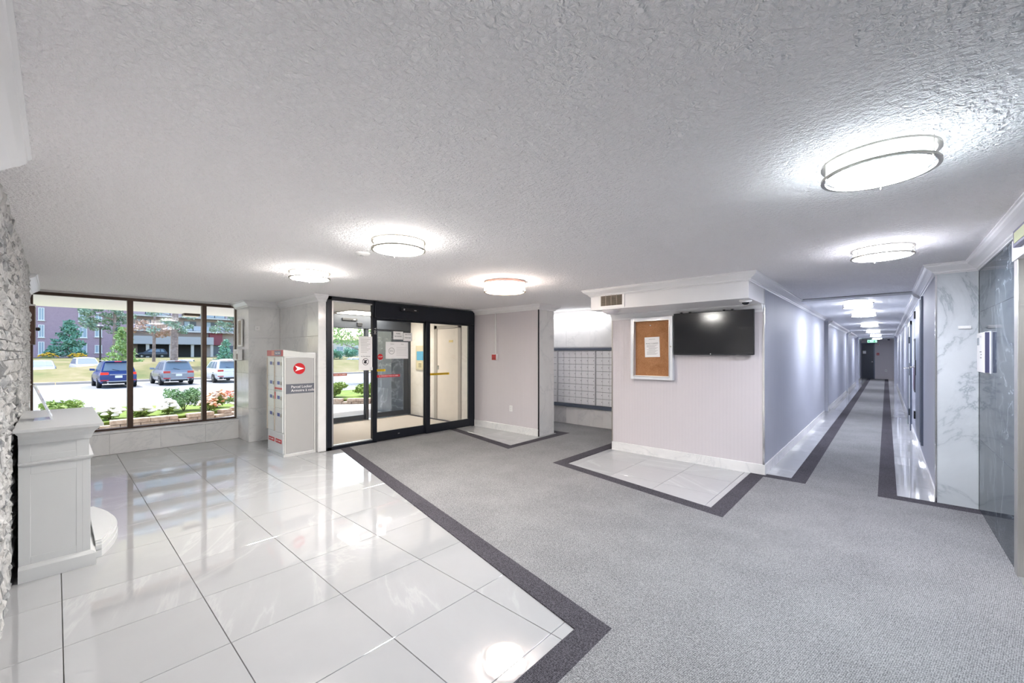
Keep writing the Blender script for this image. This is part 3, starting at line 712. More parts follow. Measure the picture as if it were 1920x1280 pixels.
# ------------------------------------------------------------------ elevator wall fittings
di = thing('directory_panel', 'white wall panel with a small grey screen on the dark marble', 'control panel', (.679, 5.68, 1.365))
B('back_plate', P('c9ccd2', .35), di, -.008, 0, -.19, .26, .0, .375); B('housing', m_white, di, -.035, -.008, -.165, .25, .005, .37, .004)
B('screen', P('8d949b', .25), di, -.037, -.034, .12, .225, .255, .325)
text('INTERCOM', (-.0365, .02, .335), '-x', .02, P('b9b9bd', .6), di)
for z, w in ((.19, .08), (.165, .03), (.135, .06)): B('text_line', m_ink, di, -.037, -.0345, .0, w, z, z+.006)
B('dark_side_strip', P('3a3b55', .5), di, -.034, -.006, -.172, -.165, .008, .366)  # dark strip covering the near side of the housing
pl = thing('pier_label', 'small blank white plate high on the pale marble pier', 'plate', (.58, 6.112, 1.79))
B('plate', m_white, pl, -.045, .045, -.008, 0, 0, .03, .003); B('plate_lens', P('f6f6f6', .2), pl, -.03, .03, -.011, -.007, .008, .022, .002)
po = thing('framed_poster', 'tall dark framed poster on the right corridor wall past the steel door', 'poster', (.378, 10.1, .88))
B('frame', m_black, po, -.02, 0, -.24, .24, 0, .92, .004); B('print', P('5c4a62', .5), po, -.023, -.019, -.2, .2, .04, .42); B('print', P('a7aab4', .5), po, -.023, -.019, -.2, .2, .46, .88)
ex = thing('exit_sign', 'green running-man exit sign hanging at the corridor end', 'exit sign', (-.62, 32.2, 2.19))
B('sign_box', P('dfeee4', .4), ex, -.22, .22, -.02, .02, 0, .17, .004); B('sign_face', emit('9fe8c4', 1.6), ex, -.21, .21, -.024, -.02, .01, .16)
m_grn = P('0f8a5c', .5)
for x0 in (-.14, .10):
    m = MB(); m.box(x0-.012, x0+.02, -.027, -.024, .07, .115).box(x0, x0+.024, -.027, -.024, .122, .146).box(x0-.045, x0-.012, -.027, -.024, .085, .1).box(x0-.04, x0, -.027, -.024, .03, .07).box(x0+.01, x0+.05, -.027, -.024, .03, .06)
    m.build('running_man', m_grn, ex)
B('hanger', m_white, ex, -.02, .02, -.015, .015, .17, H2-2.19)
fa = thing('fire_alarm_far', 'red fire alarm on the end wall beside the slate door', 'fire alarm', (-.38, 33.49, 1.45)); fa.name = 'fire_alarm_station'
B('back_box', P('b8262c', .4), fa, -.06, .06, -.05, 0, 0, .14, .004); B('pull_bar', m_white, fa, -.03, .03, -.056, -.049, .05, .07)
fs = thing('alarm_beacon', 'tiny red alarm beacon above the far red alarm', 'beacon', (-.37, 33.49, 2.03))
B('housing', m_white, fs, -.05, .05, -.04, 0, 0, .1, .004); B('lens', m_red, fs, -.025, .025, -.055, -.039, .03, .07, .004)
oe = thing('wall_outlet', 'white outlet low on the corridor end wall', 'outlet', (-.02, 33.49, .46))
B('cover_plate', m_white, oe, -.05, .05, -.012, 0, 0, .14, .003); B('socket', P('c9c8c7', .4), oe, -.025, .025, -.016, -.011, .03, .11, .003)

# ------------------------------------------------------------------ mailboxes
lockm = MB().lathe([(.0075, 0), (.0075, -.004), (.004, -.006)], (0, 0, 0), 8, 'y').mesh('lock', P('4d4d50', .4, .6))
def bank(label, x0, cols, cw, lab_on):
    rows, rh = 8, (1.60-.46)/8
    t = thing('mailbox_bank', label, 'mailbox', (x0, 7.6, .46), 0, 'aluminium mailbox banks in the alcove')
    B('bank_body', P('6d6f75', .5, .2), t, 0, cols*cw, -.028, -.001, 0, 1.14)
    B('edge_strip', P('dcdde0', .3, .3), t, cols*cw, cols*cw+.028, -.055, -.001, 0, 1.14, .003)
    dm = MB().box(.0025, cw-.0025, -.04, -.03, .0035, rh-.0035).mesh('mailbox_door', P('e9eaec', .38, 0, .5, .015), .0015)
    lm = MB().box(-.024, .024, -.001, 0, -.005, .005).mesh('name_label', P('77777c', .6))
    for r in range(rows):
        for c in range(cols):
            d = piece('mailbox_door', dm, t, (c*cw, 0, r*rh))
            piece('lock', lockm, d, (cw*.5 if lab_on == 0 else cw-.018, -.038, rh*.55))
            if lab_on and (c+r) % 7: piece('name_label', lm, d, (cw*.5, -.038, rh*.55))
    return t
bank('aluminium mailbox bank partly hidden behind the marble column, with wider doors', -5.49-.3*3, 3, .3, 0)
bank('middle aluminium mailbox bank, six columns of small doors', -5.455, 6, .1555, 1)
bank('aluminium mailbox bank running behind the notice board wall', -4.485, 7, .155, 1)
tag(B('mailbox_rail', m_steelblue, None, -6.45, -3.29, 7.53, 7.601, 1.612, 1.662, .006), 'blue grey metal rail along the top of the mailboxes', 'rail')
tag(B('mailbox_rail', m_steelblue, None, -6.45, -3.29, 7.52, 7.601, .385, .452, .008), 'blue grey metal rail along the foot of the mailboxes', 'rail')

# ------------------------------------------------------------------ parcel locker
pk = thing('parcel_locker', 'grey parcel locker cabinet with a red round emblem beside the marble wall', 'locker', (-6.97, 2.50, 0))
hx, hy = .34, .235
m_lk = P('b2b1af', .3, .1, .5, .02); m_lkw = P('dfe0e0', .3, .1, .5, .02)
m = MB(); m.box(-hx, hx, -hy+.012, hy, 0.03, 1.56); m.build('cabinet', m_lkw, pk, .004)
B('side_panel', m_lk, pk, hx, hx+.008, -hy+.035, hy-.03, .05, 1.48, .002)
B('plinth', P('c9c9c7', .35), pk, -hx-.004, hx+.012, -hy, hy, 0, .035, .003)
MB().hexa([(-hx, -hy-.004, 1.50), (hx+.012, -hy-.004, 1.50), (hx+.012, hy, 1.47), (-hx, hy, 1.47), (-hx, -hy-.004, 1.60), (hx+.012, -hy-.004, 1.60), (hx+.012, hy, 1.535), (-hx, hy, 1.535)]).build('top_cap', P('cfd0cd', .35), pk, .004)
for y in (-hy+.012, hy-.028): B('corner_post', P('cacac6', .35), pk, hx, hx+.014, y, y+.02, .03, 1.5, .003)
hdr = B('header_label', P('c2303c', .4), pk, -hx+.01, hx, -hy-.008, -hy-.003, 1.505, 1.595)
B('header_patch', P('e07a62', .4), hdr, -.12, 0.0, -hy-.010, -hy-.007, 1.515, 1.585); B('header_patch', P('77708a', .4), hdr, .0, .27, -hy-.010, -hy-.007, 1.515, 1.585)
text('Parcels  Colis', (.13, -hy-.0108, 1.55), '-y', .035, m_paperwhite, hdr)
for cx_ in (-.165, .155):
    for z0, z1 in ((1.20, 1.49), (.98, 1.195), (.72, .975), (.36, .715)):
        d = B('locker_door', m_lkw, pk, cx_-.15, cx_+.15, -hy-.002, -hy+.012, z0, z1, .003)
        B('door_number', P('38479a', .4), d, cx_-.05, cx_+.05, -hy-.004, -hy-.001, z1-.12, z1-.07)
        B('door_key', m_nickel, d, cx_+.10, cx_+.13, -hy-.016, -hy-.001, z1-.125, z1-.075, .003)
    B('door_latch', P('b4a99c', .4), pk, cx_-.165, cx_-.15, -hy-.012, -hy+.01, .36, 1.48)
B('red_tab', m_red, pk, .01, .3, -hy-.006, -hy-.001, 1.0, 1.03); B('red_tab', m_red, pk, .0, .03, -hy-.006, -hy-.001, .85, .96)
for x0 in (-.27, .03): 
    s_ = B('slot_label', m_red, pk, x0, x0+.24, -hy-.002, -hy+.014, .19, .25)
    text('EXIT - SORTIE', (x0+.12, -hy-.003, .22), '-y', .03, m_paperwhite, s_)
B('kick_panel', m_lkw, pk, -hx+.02, hx-.02, -hy+.002, -hy+.013, .05, .34, .003)
sx = hx+.0095
MB().lathe([(.085, 0), (.085, .002)], (sx, -.012, 1.315), 36, 'x').build('round_emblem', m_red, pk)
w = MB(); P3 = [(-.062, .045), (.068, .0), (-.062, -.04), (-.03, -.004)]
w.v += [(sx+.0025, -.012+y, 1.315+z) for y, z in P3]+[(sx+.0035, -.012+y, 1.315+z) for y, z in P3]
w.f += [(0, 3, 1), (3, 2, 1), (4, 5, 7), (7, 5, 6), (0, 1, 5, 4), (1, 2, 6, 5), (2, 3, 7, 6), (3, 0, 4, 7)]; w.build('emblem_wing', m_paperwhite, pk)
lb = B('name_band', P('63656d', .4), pk, sx-.001, sx+.002, -.21, .225, .94, 1.085)
text('Parcel Locker', (sx+.003, -.13, 1.04), '+x', .055, m_paperwhite, lb, align='LEFT'); text('Armoire à colis', (sx+.003, -.13, .985), '+x', .055, m_paperwhite, lb, align='LEFT')

# ------------------------------------------------------------------ white mantel and hearth at the left
mt = thing('mantel_cabinet', 'white panelled mantel cabinet standing against the stone wall', 'cabinet', (-4.9, 0, 0))
xe = .57   # visible end face
B('carcass', m_mant, mt, -.57, xe-.034, -.165, .152, .02, .93)
m = MB()   # end frame: stiles and rails around two sunk panels
m.box(xe-.034, xe, -.17, -.115, .1, .93).box(xe-.034, xe, .10, .165, .1, .93).box(xe-.034, xe, -.115, .10, .1, .155).box(xe-.034, xe, -.115, .10, .715, .845).box(xe-.034, xe, -.115, .10, .94-.025, .93)
m.build('end_frame', m_mant, mt, .002)
def sunk(y0, y1, z0, z1):
    b = .03; x0_, x1_ = xe-.002, xe-.03
    m = MB(); o_ = [(y0, z0), (y1, z0), (y1, z1), (y0, z1)]; i_ = [(y0+b, z0+b), (y1-b, z0+b), (y1-b, z1-b), (y0+b, z1-b)]
    m.rings([[(x0_, y, z) for y, z in o_], [(x0_-.008, y, z) for y, z in [(a+(.010 if a < 0 else -.010), c+(.010 if c == z0 else -.010)) for a, c in o_]], [(x1_, y, z) for y, z in i_]])
    m.build('sunk_panel', m_mant, mt)
sunk(-.115, .10, .845, .915); sunk(-.115, .10, .155, .715)
m = MB(); m.box(-.57, xe-.012, .152, .165, .1, .93).box(xe-.03, xe+.001, .13, .172, .1, .775)
m.build('front_frame', m_mant, mt, .002)
LEDGE = [(0, -.012), (.012, -.012), (.022, 0), (.022, .012), (0, .012)]
sweep('ledge_moulding', [(-.57, .165), (xe, .165), (xe, -.17)], LEDGE, 1, .79, m_mant, None, mt)
sweep('plinth_moulding', [(-.57, .165), (xe, .165), (xe, -.17)], [(0, 0), (.035, 0), (.035, .085), (.022, .1), (.01, .105), (0, .105)], 1, 0, m_mant, None, mt)
sweep('cornice', [(-.62, .165), (xe, .165), (xe, -.17)], [(0, .0), (.01, .0), (.018, .03), (.03, .055), (.05, .075), (.055, .098), (0, .098)], 1, .925, m_mant, None, mt)
B('mantel_shelf', m_mant, mt, -.66, xe+.12, -.19, .235, 1.018, 1.04, .004)
MB().hexa([(-.6, -.17, .985), (xe+.02, -.17, .985), (xe+.02, .185, .985), (-.6, .185, .985), (-.64, -.185, 1.02), (xe+.10, -.185, 1.02), (xe+.10, .222, 1.02), (-.64, .222, 1.02)]).build('shelf_flare', m_mant, mt)
hs = thing('curved_hearth', 'white curved stepped hearth base on the tiles in front of the mantel', 'hearth', (-4.97, .206, 0))
def arc(a, b):
    return [(a, -.004), (-a, -.004)]+[(-a+2*a*i/24, .03+b*(1-(-1+2*i/24)**2)) for i in range(25)]
for (a, b, z0, z1) in ((.55, .125, 0, .05), (.54, .118, .05, .062), (.55, .122, .062, .095), (.53, .108, .095, .112), (.51, .09, .112, .12)):
    MB().prism(arc(a, b), z0, z1).build('hearth_step', m_mant, hs, .003)
sh = thing('sign_holder', 'slanted clear acrylic sign holder standing on the mantel shelf', 'sign holder', (-4.78, -.02, 1.04))
MB().hexa([(-.11, -.09, 0), (.10, -.09, 0), (.10, .0, 0), (-.11, .0, 0), (-.11, -.09, .004), (.10, -.09, .004), (.10, .0, .004), (-.11, .0, .004)]).build('holder_foot', m_acrylic, sh)
MB().hexa([(-.11, -.004, .002), (.10, -.004, .002), (.10, .006, .002), (-.11, .006, .002), (-.11, -.094, .265), (.10, -.094, .265), (.10, -.086, .268), (-.11, -.086, .268)]).build('holder_back', m_acrylic, sh)
MB().hexa([(-.1, -.001, .02), (.09, -.001, .02), (.09, .002, .02), (-.1, .002, .02), (-.1, -.087, .25), (.09, -.087, .25), (.09, -.084, .25), (-.1, -.084, .25)]).build('insert_sheet', P('c7ccd4', .5), sh)

# ================================================================== OUTSIDE
def lerp(a, b, t): return a+(b-a)*max(0, min(1, t))
def gz(x, y):
    if x > -13: return -.05
    if x > -22: return lerp(-.05, -.62, (-13-x)/9)
    if x > -43.2: return -.62
    crest = lerp(.3, .95, (y+1)/6)
    if x > -50: return lerp(-.47, crest, (-43.2-x)/6.8)
    if x > -54: return lerp(crest, -.5, (-50-x)/4)
    if x > -64: return -.5
    return lerp(-.5, .85, (-64-x)/14)
def terrain(name, x0, x1, nx, y0, y1, ny, mat, label, dz=0):
    m = MB()
    for i in range(nx+1):
        for j in range(ny+1):
            x = x0+(x1-x0)*i/nx; y = y0+(y1-y0)*j/ny; m.v.append((x, y, gz(x, y)+dz))
    for i in range(nx):
        for j in range(ny):
            a = i*(ny+1)+j; m.f.append((a, a+ny+1, a+ny+2, a+1))
    return tag(m.build(name, mat), label, None, None, 'structure')
def mk_ground(name, *cols, sc=1.5, r=.9):
    a = N(name); v = a.pos(); n1 = a.noise(v, sc, 5, .65)
    a.col(a.ramp(n1, [(.3+.4*i/(len(cols)-1), hexc(c)) for i, c in enumerate(cols)])); a.rough(r, .2); a.bump(a.noise(v, 30, 3), .4, .02); return a.m
m_asph = mk_ground('asphalt', '7d7e82', '898a8d', '959595', sc=.6)
m_conc = mk_ground('concrete_walk', 'afaaa5', 'c0bbb6', sc=1.1)
m_lawn = mk_ground('dry_lawn', '525f36', '736f4c', '8a7f66', sc=.3)
m_grass = mk_ground('green_grass', '556b2c', '7a8c42', sc=2)
terrain('ground', -43, -13, 12, -60, 90, 2, m_asph, 'pale asphalt parking lot outside')
terrain('sidewalk', -13, -9.05, 2, -60, 90, 1, m_conc, 'pale concrete walk along the building', .005)
terrain('lawn', -60, -43.2, 14, -60, 90, 60, m_lawn, 'dry grass berm behind the parking lot')
terrain('lawn', -170, -60, 22, -90, 150, 2, m_lawn, 'far lawn in front of the brick building')
kb = thing('kerb', 'long concrete kerb at the back of the parking lot', 'kerb', (-43.1, 0, -.62)); kb['kind'] = 'structure'; del kb['category']
for i in range(40): B('kerb_stone', P('c2b2a4', .85), kb, -.15, .15, -40+2.5*i, -37.53+2.5*i, 0, .17, .02)
mk_line = P('c8c6c0', .8)
for k, y in enumerate((1.0, 3.95, 6.9, 9.85)):
    tag(B('parking_line', mk_line, None, -41.5, -36.5, y-.06, y+.06, -.625, -.61), 'painted white parking bay line between the cars', None, 'bay lines on the lot', 'structure')

# canopy over the walk
cy_ = struct('roof_canopy', 'beige canopy soffit over the outside walk')
B('soffit', P('ebe7e6', .7), cy_, -12.2, -9.15, -14, 26, 2.47, 2.8)
B('upper_wall', P('b59a8c', .8), cy_, -9.4, -9.15, -14, 26, 2.43, 5)
lv = thing('soffit_light', 'dark box light fixed under the canopy edge', 'light', (-12.0, 2.12, 2.40))
B('housing', P('4a3b30', .6), lv, -.12, .12, -.15, .15, .02, .072, .006); B('lens', P('efe6d8', .4), lv, -.11, .11, -.14, .14, 0, .022, .006)
ep = struct('column_1', 'dark veined stone pier outside the outer doors')
B('core', P('5a5d62', .6), ep, -10.58, -9.72, 5.98, 7.2, -.05, 2.46)
wall_tiles(ep, '+x', -9.705, [5.96, 6.6, 7.2], [-.05, .62, 1.29, 1.96, 2.46], m_ext_marble)
wall_tiles(ep, '-y', 5.965, [-10.6, -10.15, -9.705], [-.05, .62, 1.29, 1.96, 2.46], m_ext_marble)

# planter: low curved wall of stone blocks
def foliage(m, pts, size, n_per, flat=.5, tilt=1.0):
    for (x, y, z, r) in pts:
        for _ in range(n_per):
            a, b = random.random()*2*PI, random.uniform(-1, 1); q = math.sqrt(1-b*b); rr = r*random.random()**.4
            c = Vector((x+rr*q*math.cos(a), y+rr*q*math.sin(a), z+rr*b*flat*2*.5))
            d = Vector((random.gauss(0, 1), random.gauss(0, 1), random.gauss(0, tilt))).normalized(); e = d.orthogonal().normalized()
            e = Matrix.Rotation(random.random()*6.28, 3, d) @ e
            s = size*random.uniform(.6, 1.3); k = len(m.v)
            m.v += [tuple(c-d*s), tuple(c+e*s*.42), tuple(c+d*s), tuple(c-e*s*.42)]; m.f.append((k, k+1, k+2, k+3))
def leaves(name, parent, mat, pts, size, n, flat=.5, tilt=1.0):
    m = MB(); foliage(m, pts, size, n, flat, tilt)
    return tag(m.build(name, mat, parent), None, None, None, 'stuff')
L_shrub = mk_leaf('shrub_leaves', '5a7a55', '7c9d74', 'a3bd92'); L_pine = mk_leaf('pine_needles', '6a8272', '869e8b', 'a9ba9f')
L_spruce = mk_leaf('spruce_needles', '5c8a78', '7aa892', 'a3c6ac'); L_brown = mk_leaf('rusty_needles', 'a08474', 'b8998a', '97a088')
L_decid = mk_leaf('broad_leaves', '7f9c62', '9db97a', 'bccf98'); L_bed = mk_leaf('bed_leaves', '6d8440', '8fa456', 'a7b36a')
F_white = P('f4f2ee', .7); F_or = mk_leaf('orange_white_petals', 'c8603f', 'ecdfd2', 'd98a52', 'f3efe8'); F_yel = P('e3b32a', .7); F_red = mk_leaf('red_petals', 'a8392e', 'c96a4a', 'd8c0a8')
m_block = mk_ground('planter_stone', '9c8676', 'b8a494', 'cbb9aa', sc=9)
def planter(name, label, path, z0, rows, soil):
    t = thing(name, label, 'planter', (path[0][0], path[0][1], z0)); ox, oy = path[0]
    bh = .095
    for r in range(rows):
        for i in range(len(path)-1):
            (xa, ya), (xb, yb) = path[i], path[i+1]; L = math.hypot(xb-xa, yb-ya); a = math.atan2(yb-ya, xb-xa); n = max(1, round(L/.32)); w = L/n
            for k in range(n):
                f = (k+(.5 if r % 2 else 0))*w
                if f+w > L+.01: w_b = L-f
                else: w_b = w
                if w_b < .05: continue
                key = ('blk', round(w_b, 2))
                if key not in _tm: _tm[key] = MB().box(.004, w_b-.004, -.11, .11, 0, bh-.006).mesh('block', m_block, .012)
                o = piece('block', _tm[key], t, (xa-ox+f*math.cos(a), ya-oy+f*math.sin(a), r*bh), a+random.uniform(-.03, .03))
    MB().prism([(x-ox, y-oy) for x, y in soil], -.1, rows*bh-.04).build('soil', m_grass, t)
    return t
planter('stone_planter', 'low curved stone block planter outside the lobby window',
        [(-12.25, -4), (-12.2, .6), (-12.2, 1.9), (-12.35, 2.6), (-12.6, 3.0), (-12.95, 3.3), (-13.5, 3.5), (-14.2, 3.5)], -.06, 2,
        [(-12.3, -4), (-12.25, 2.0), (-12.65, 2.95), (-13.5, 3.4), (-14.2, 3.4), (-15.3, 1.7), (-15.7, .9), (-15.7, -4)])
planter('stone_planter', 'low stone block planter outside the vestibule doors',
        [(-14.6, 5.2), (-13.3, 5.55), (-12.75, 6.1), (-12.2, 6.75), (-11.9, 7.6), (-11.9, 9.5)], -.06, 2,
        [(-14.6, 5.3), (-13.3, 5.65), (-12.85, 6.15), (-12.3, 6.8), (-12.0, 7.6), (-12.0, 9.5), (-16, 9.5), (-16, 5.3)])
def shrub(label, loc, r, h, mat, n, cat='shrub', size=.035, nm='shrub', stems=5):
    t = thing(nm, label, cat, loc)
    pts = [(random.uniform(-r, r)*.62, random.uniform(-r, r)*.62, h*random.uniform(.35, .78), r*.45) for _ in range(16)]
    leaves('foliage', t, mat, pts, size, n, h/r*.5)
    m = MB()
    for k in range(stems):
        a = 2*PI*k/stems; m.tube([(0, 0, -.02), (r*.35*math.cos(a), r*.35*math.sin(a), h*.6)], .008, 5)
    m.build('stems', P('6b5a45', .8), t); return t
def flowers(label, loc, r, h, petals, n, fn, group=None, fsize=.045):
    t = shrub(label, loc, r*.8, h*.8, L_bed, n, 'flowers', .04, 'flower_clump')
    m = MB()
    for _ in range(fn):
        a, q = random.random()*2*PI, math.sqrt(random.random())*r; x, y, z = q*math.cos(a), q*math.sin(a), h*(1.1-.6*(q/r)**2+random.uniform(-.1, .15))
        m.lathe([(fsize*.2, -fsize*.4), (fsize, 0), (fsize*.6, fsize*.5), (.002, fsize*.62)], (x, y, z), 6)
    m.build('blooms', petals, t, 0, True); return t
shrub('bushy green shrub in the stone planter outside the window', (-13.35, 2.2, .08), .45, .62, L_shrub, 190)
flowers('white hydrangea clump in the planter beside the left mullion', (-12.75, .80, .08), .24, .26, F_white, 26, 44, None, .075)
flowers('white flower clump in the planter right of the left mullion', (-12.7, 1.33, .08), .21, .22, F_white, 26, 40, None, .075)
flowers('white flower clump in the planter against the green shrub', (-12.85, 1.82, .08), .18, .28, F_white, 26, 32, None, .075)
flowers('orange and white flower clump in the planter near the right mullion', (-13.4, 2.92, .08), .26, .42, F_or, 40, 60, None, .05)
flowers('mixed pink and white flowers at the curved end of the planter', (-12.8, 2.62, .08), .22, .3, F_or, 40, 50, None, .05)
flowers('red flower bed beyond the curved planter', (-17.5, 4.35, -.3), .55, .45, F_red, 50, 70, None, .05)
shrub('wispy yellow green grass tuft beyond the mantel', (-17.3, .1, -.32), .45, .55, L_bed, 60, 'grass tuft', .07, 'grass_tuft')
shrub('yellow green plants behind the doorway planter, left clump', (-13.6, 6.2, .05), .45, .55, L_bed, 110, 'plants', .06)
shrub('yellow green plants behind the doorway planter, right clump', (-13.2, 7.3, .05), .5, .5, L_bed, 110, 'plants', .06)
shrub('taller green plant beside the outer dark pier', (-12.5, 8.6, .05), .45, .9, L_bed, 110, 'plants', .06)

# ---------------------------------------------------------------- cars
def car(label, loc, rz, body, L=4.55, Wd=1.84, Ht=1.70, hatch=True, detail=True, name='suv', plate=True, cat='car', lit=False):
    t = thing(name, label, cat, loc, rz); hw = Wd/2
    mb = P(body, .22, .2, .6, .02); gm = P('6f7d89', .06, 0, .8, .05); bk = P('1b1c1f', .6)  # gm: window colour lightened to stand in for reflected sky
    zb, belt = .26, Ht*.60
    # lower body: lofted cross sections from rear (+x) to nose (-x)
    st = [(L/2, .80, .42, belt*.93), (L/2-.06, .93, .33, belt), (L/2-.45, 1, zb, belt*1.02), (.3, 1.0, zb, belt*1.0), (-L/2+1.35, 1, zb, belt*.97), (-L/2+.9, .99, zb, belt*.93), (-L/2+.25, .92, .3, belt*.80), (-L/2, .78, .38, belt*.66)]
    R = []
    for x, k, z0, z1 in st:
        w = hw*k; d = z1-z0
        half = [(w*.86, z0), (w*.97, z0+d*.18), (w, z0+d*.55), (w*.975, z0+d*.85), (w*.90, z1)]
        R.append([(x, y, z) for y, z in half]+[(x, -y, z) for y, z in reversed(half)])
    MB().rings(R).build('body', mb, t, 0, True)
    # greenhouse
    xr, xf = (L/2-.10, -L/2+1.25) if hatch else (L/2-.75, -L/2+1.3)
    xr1, xf1 = (xr-.38, xf+.85) if hatch else (xr-.7, xf+.9)
    def gp(u, v, side):   # u along (0 rear .. 1 front), v height 0..1
        xb = xr+(xf-xr)*u; xt = xr1+(xf1-xr1)*u; x = xb+(xt-xb)*v
        y = side*hw*(.90-.17*v-.03*v*v); z = belt*.99+(Ht-.04-belt)*v; return (x, y, z)
    us = [0, .08, .3, .55, .8, 1]; R = []
    for u in us:
        ins = .96 if u in (0, 1) else 1
        a = [gp(u, 0, 1), gp(u, .55, 1), gp(u, .9, 1)]; top = gp(u, 1, 1); mid = [(top[0], top[1]*.85, top[2]), (top[0], 0, top[2]+(.04 if 0 < u < 1 else .02))]
        h = [(p[0], p[1]*ins, p[2]) for p in a+mid]
        R.append(h[:-1]+[h[-1]]+[(x, -y, z) for x, y, z in reversed(h[:-1])])
    MB().rings(R).build('cabin', mb, t, 0, True)
    def glass(quad, nm, off):
        m = MB(); q = [Vector(p) for p in quad]; nrm = Vector(off)*.012
        m.hexa([tuple(p-nrm) for p in q]+[tuple(p+nrm) for p in q]); m.build(nm, gm, t)
    rw = .93
    glass([(gp(0, .10, 1)[0], gp(0, .1, 1)[1]*.86, gp(0, .1, 1)[2]), (gp(0, .10, 1)[0], -gp(0, .1, 1)[1]*.86, gp(0, .1, 1)[2]), (gp(0, .86, 1)[0], -gp(0, .86, 1)[1]*.86, gp(0, .86, 1)[2]), (gp(0, .86, 1)[0], gp(0, .86, 1)[1]*.86, gp(0, .86, 1)[2])], 'rear_window', (1, 0, .3))
    glass([(gp(1, .08, 1)[0], gp(1, .08, 1)[1]*.9, gp(1, .08, 1)[2]), (gp(1, .08, 1)[0], -gp(1, .08, 1)[1]*.9, gp(1, .08, 1)[2]), (gp(1, .9, 1)[0], -gp(1, .9, 1)[1]*.9, gp(1, .9, 1)[2]), (gp(1, .9, 1)[0], gp(1, .9, 1)[1]*.9, gp(1, .9, 1)[2])], 'windshield', (-1, 0, .7))
    for s in (1, -1):
        for u0, u1 in ((.1, .27), (.31, .55), (.585, .9)):
            glass([gp(u0, .1, s), gp(u1, .1, s), gp(min(u1, .86), .86, s), gp(u0+.03, .86, s)], 'side_window', (0, s, .2))
    # wheels
    tm = MB().lathe([(.20, -.11), (.32, -.11), (.345, -.07), (.345, .07), (.32, .11), (.2, .11)], (0, 0, 0), 24, 'y').mesh('wheel', bk, 0, True)
    rm = MB().lathe([(.001, -.10), (.06, -.115), (.18, -.105), (.22, -.112), (.22, .112), (.18, .105), (.06, .115), (.001, .10)], (0, 0, 0), 12, 'y').mesh('rim', m_alu, 0, True)
    am = MB().lathe([(.39, -.04), (.40, .04)], (0, 0, 0), 24, 'y').mesh('wheel_arch', bk)
    for x in (L/2-.85, -L/2+.88):
        for s in (1, -1):
            w = piece('wheel', tm, t, (x, s*(hw-.10), .345)); piece('rim', rm, w, (0, 0, 0)); piece('wheel_arch', am, t, (x, s*(hw-.045), .40))
    if not detail: 
        for s in (1, -1): B('tail_light', P('9c2226', .3), t, L/2-.12, L/2-.01, s*hw*.72-.14, s*hw*.72+.14, belt*.76, belt*.9, .01)
        return t
    xr_ = L/2
    for s in (1, -1):
        y0, y1 = sorted((s*hw*.50, s*hw*.90))
        B('tail_light', emit('f02a14', 1.1) if lit else P('c2453e', .25), t, xr_-.16, xr_+.005, y0, y1, belt*.82, belt*.96, .02)
        B('reflector', P('b03038', .3), t, xr_-.04, xr_+.012, y0+.08*s*0, y1, .46, .53, .01)
        MB().hexa([(-L/2+1.45, s*hw*.9, belt), (-L/2+1.62, s*hw*.9, belt), (-L/2+1.62, s*(hw+.16), belt+.02), (-L/2+1.5, s*(hw+.16), belt+.02), (-L/2+1.45, s*hw*.9, belt+.14), (-L/2+1.6, s*hw*.9, belt+.14), (-L/2+1.6, s*(hw+.16), belt+.16), (-L/2+1.5, s*(hw+.16), belt+.16)]).build('wing_mirror', mb if s < 0 else bk, t, .01)
        B('roof_rail', m_alu, t, -.7, L/2-.7, s*hw*.66-.015, s*hw*.66+.015, Ht-.01, Ht+.03, .01)
    B('rear_bumper', bk, t, xr_-.12, xr_+.03, -hw*.78, hw*.78, .30, .44, .03); B('bumper_trim', P('b9bcc2', .3, .6), t, xr_-.1, xr_+.036, -hw*.6, hw*.6, .40, .455, .01)
    B('tailgate_trim', m_chrome, t, xr_-.06, xr_+.012, -hw*.45, hw*.45, belt*.80, belt*.835, .006)
    B('spoiler', mb, t, xr1-.05, xr1+.2, -hw*.62, hw*.62, Ht-.07, Ht-.03, .012)
    B('brake_light', emit('f02a14', 1.1) if lit else P('a03030', .3), t, xr1+.19, xr1+.21, -.16, .16, Ht-.065, Ht-.035)
    m = MB().tube([(xr-.02, .05, belt*1.05), (xr-.06, -.28, belt*1.15)], .012, 6).build('rear_wiper', bk, t)
    if plate:
        p = B('licence_plate', P('e4e5e8', .5), t, xr_-.01, xr_+.008, -.17, .17, belt*.62, belt*.62+.15, .004)
    for y in (-.5, .5): MB().lathe([(.03, 0), (.035, .06)], (xr_-.02, y, .32), 10, 'x').build('exhaust', m_chrome, t)
    return t
car('dark blue SUV with red tail lights lit, parked behind the left mullion', (-38.25, 2.60, -.62), math.radians(2), '2c3f77', lit=True, Ht=1.72)
car('silver grey SUV parked between the two mullions', (-38.35, 5.62, -.62), math.radians(2), '8f939b', Ht=1.70)
car('white SUV parked at the right, nearest the marble pier', (-38.6, 8.72, -.62), math.radians(2), 'e6e7e8', Ht=1.70)
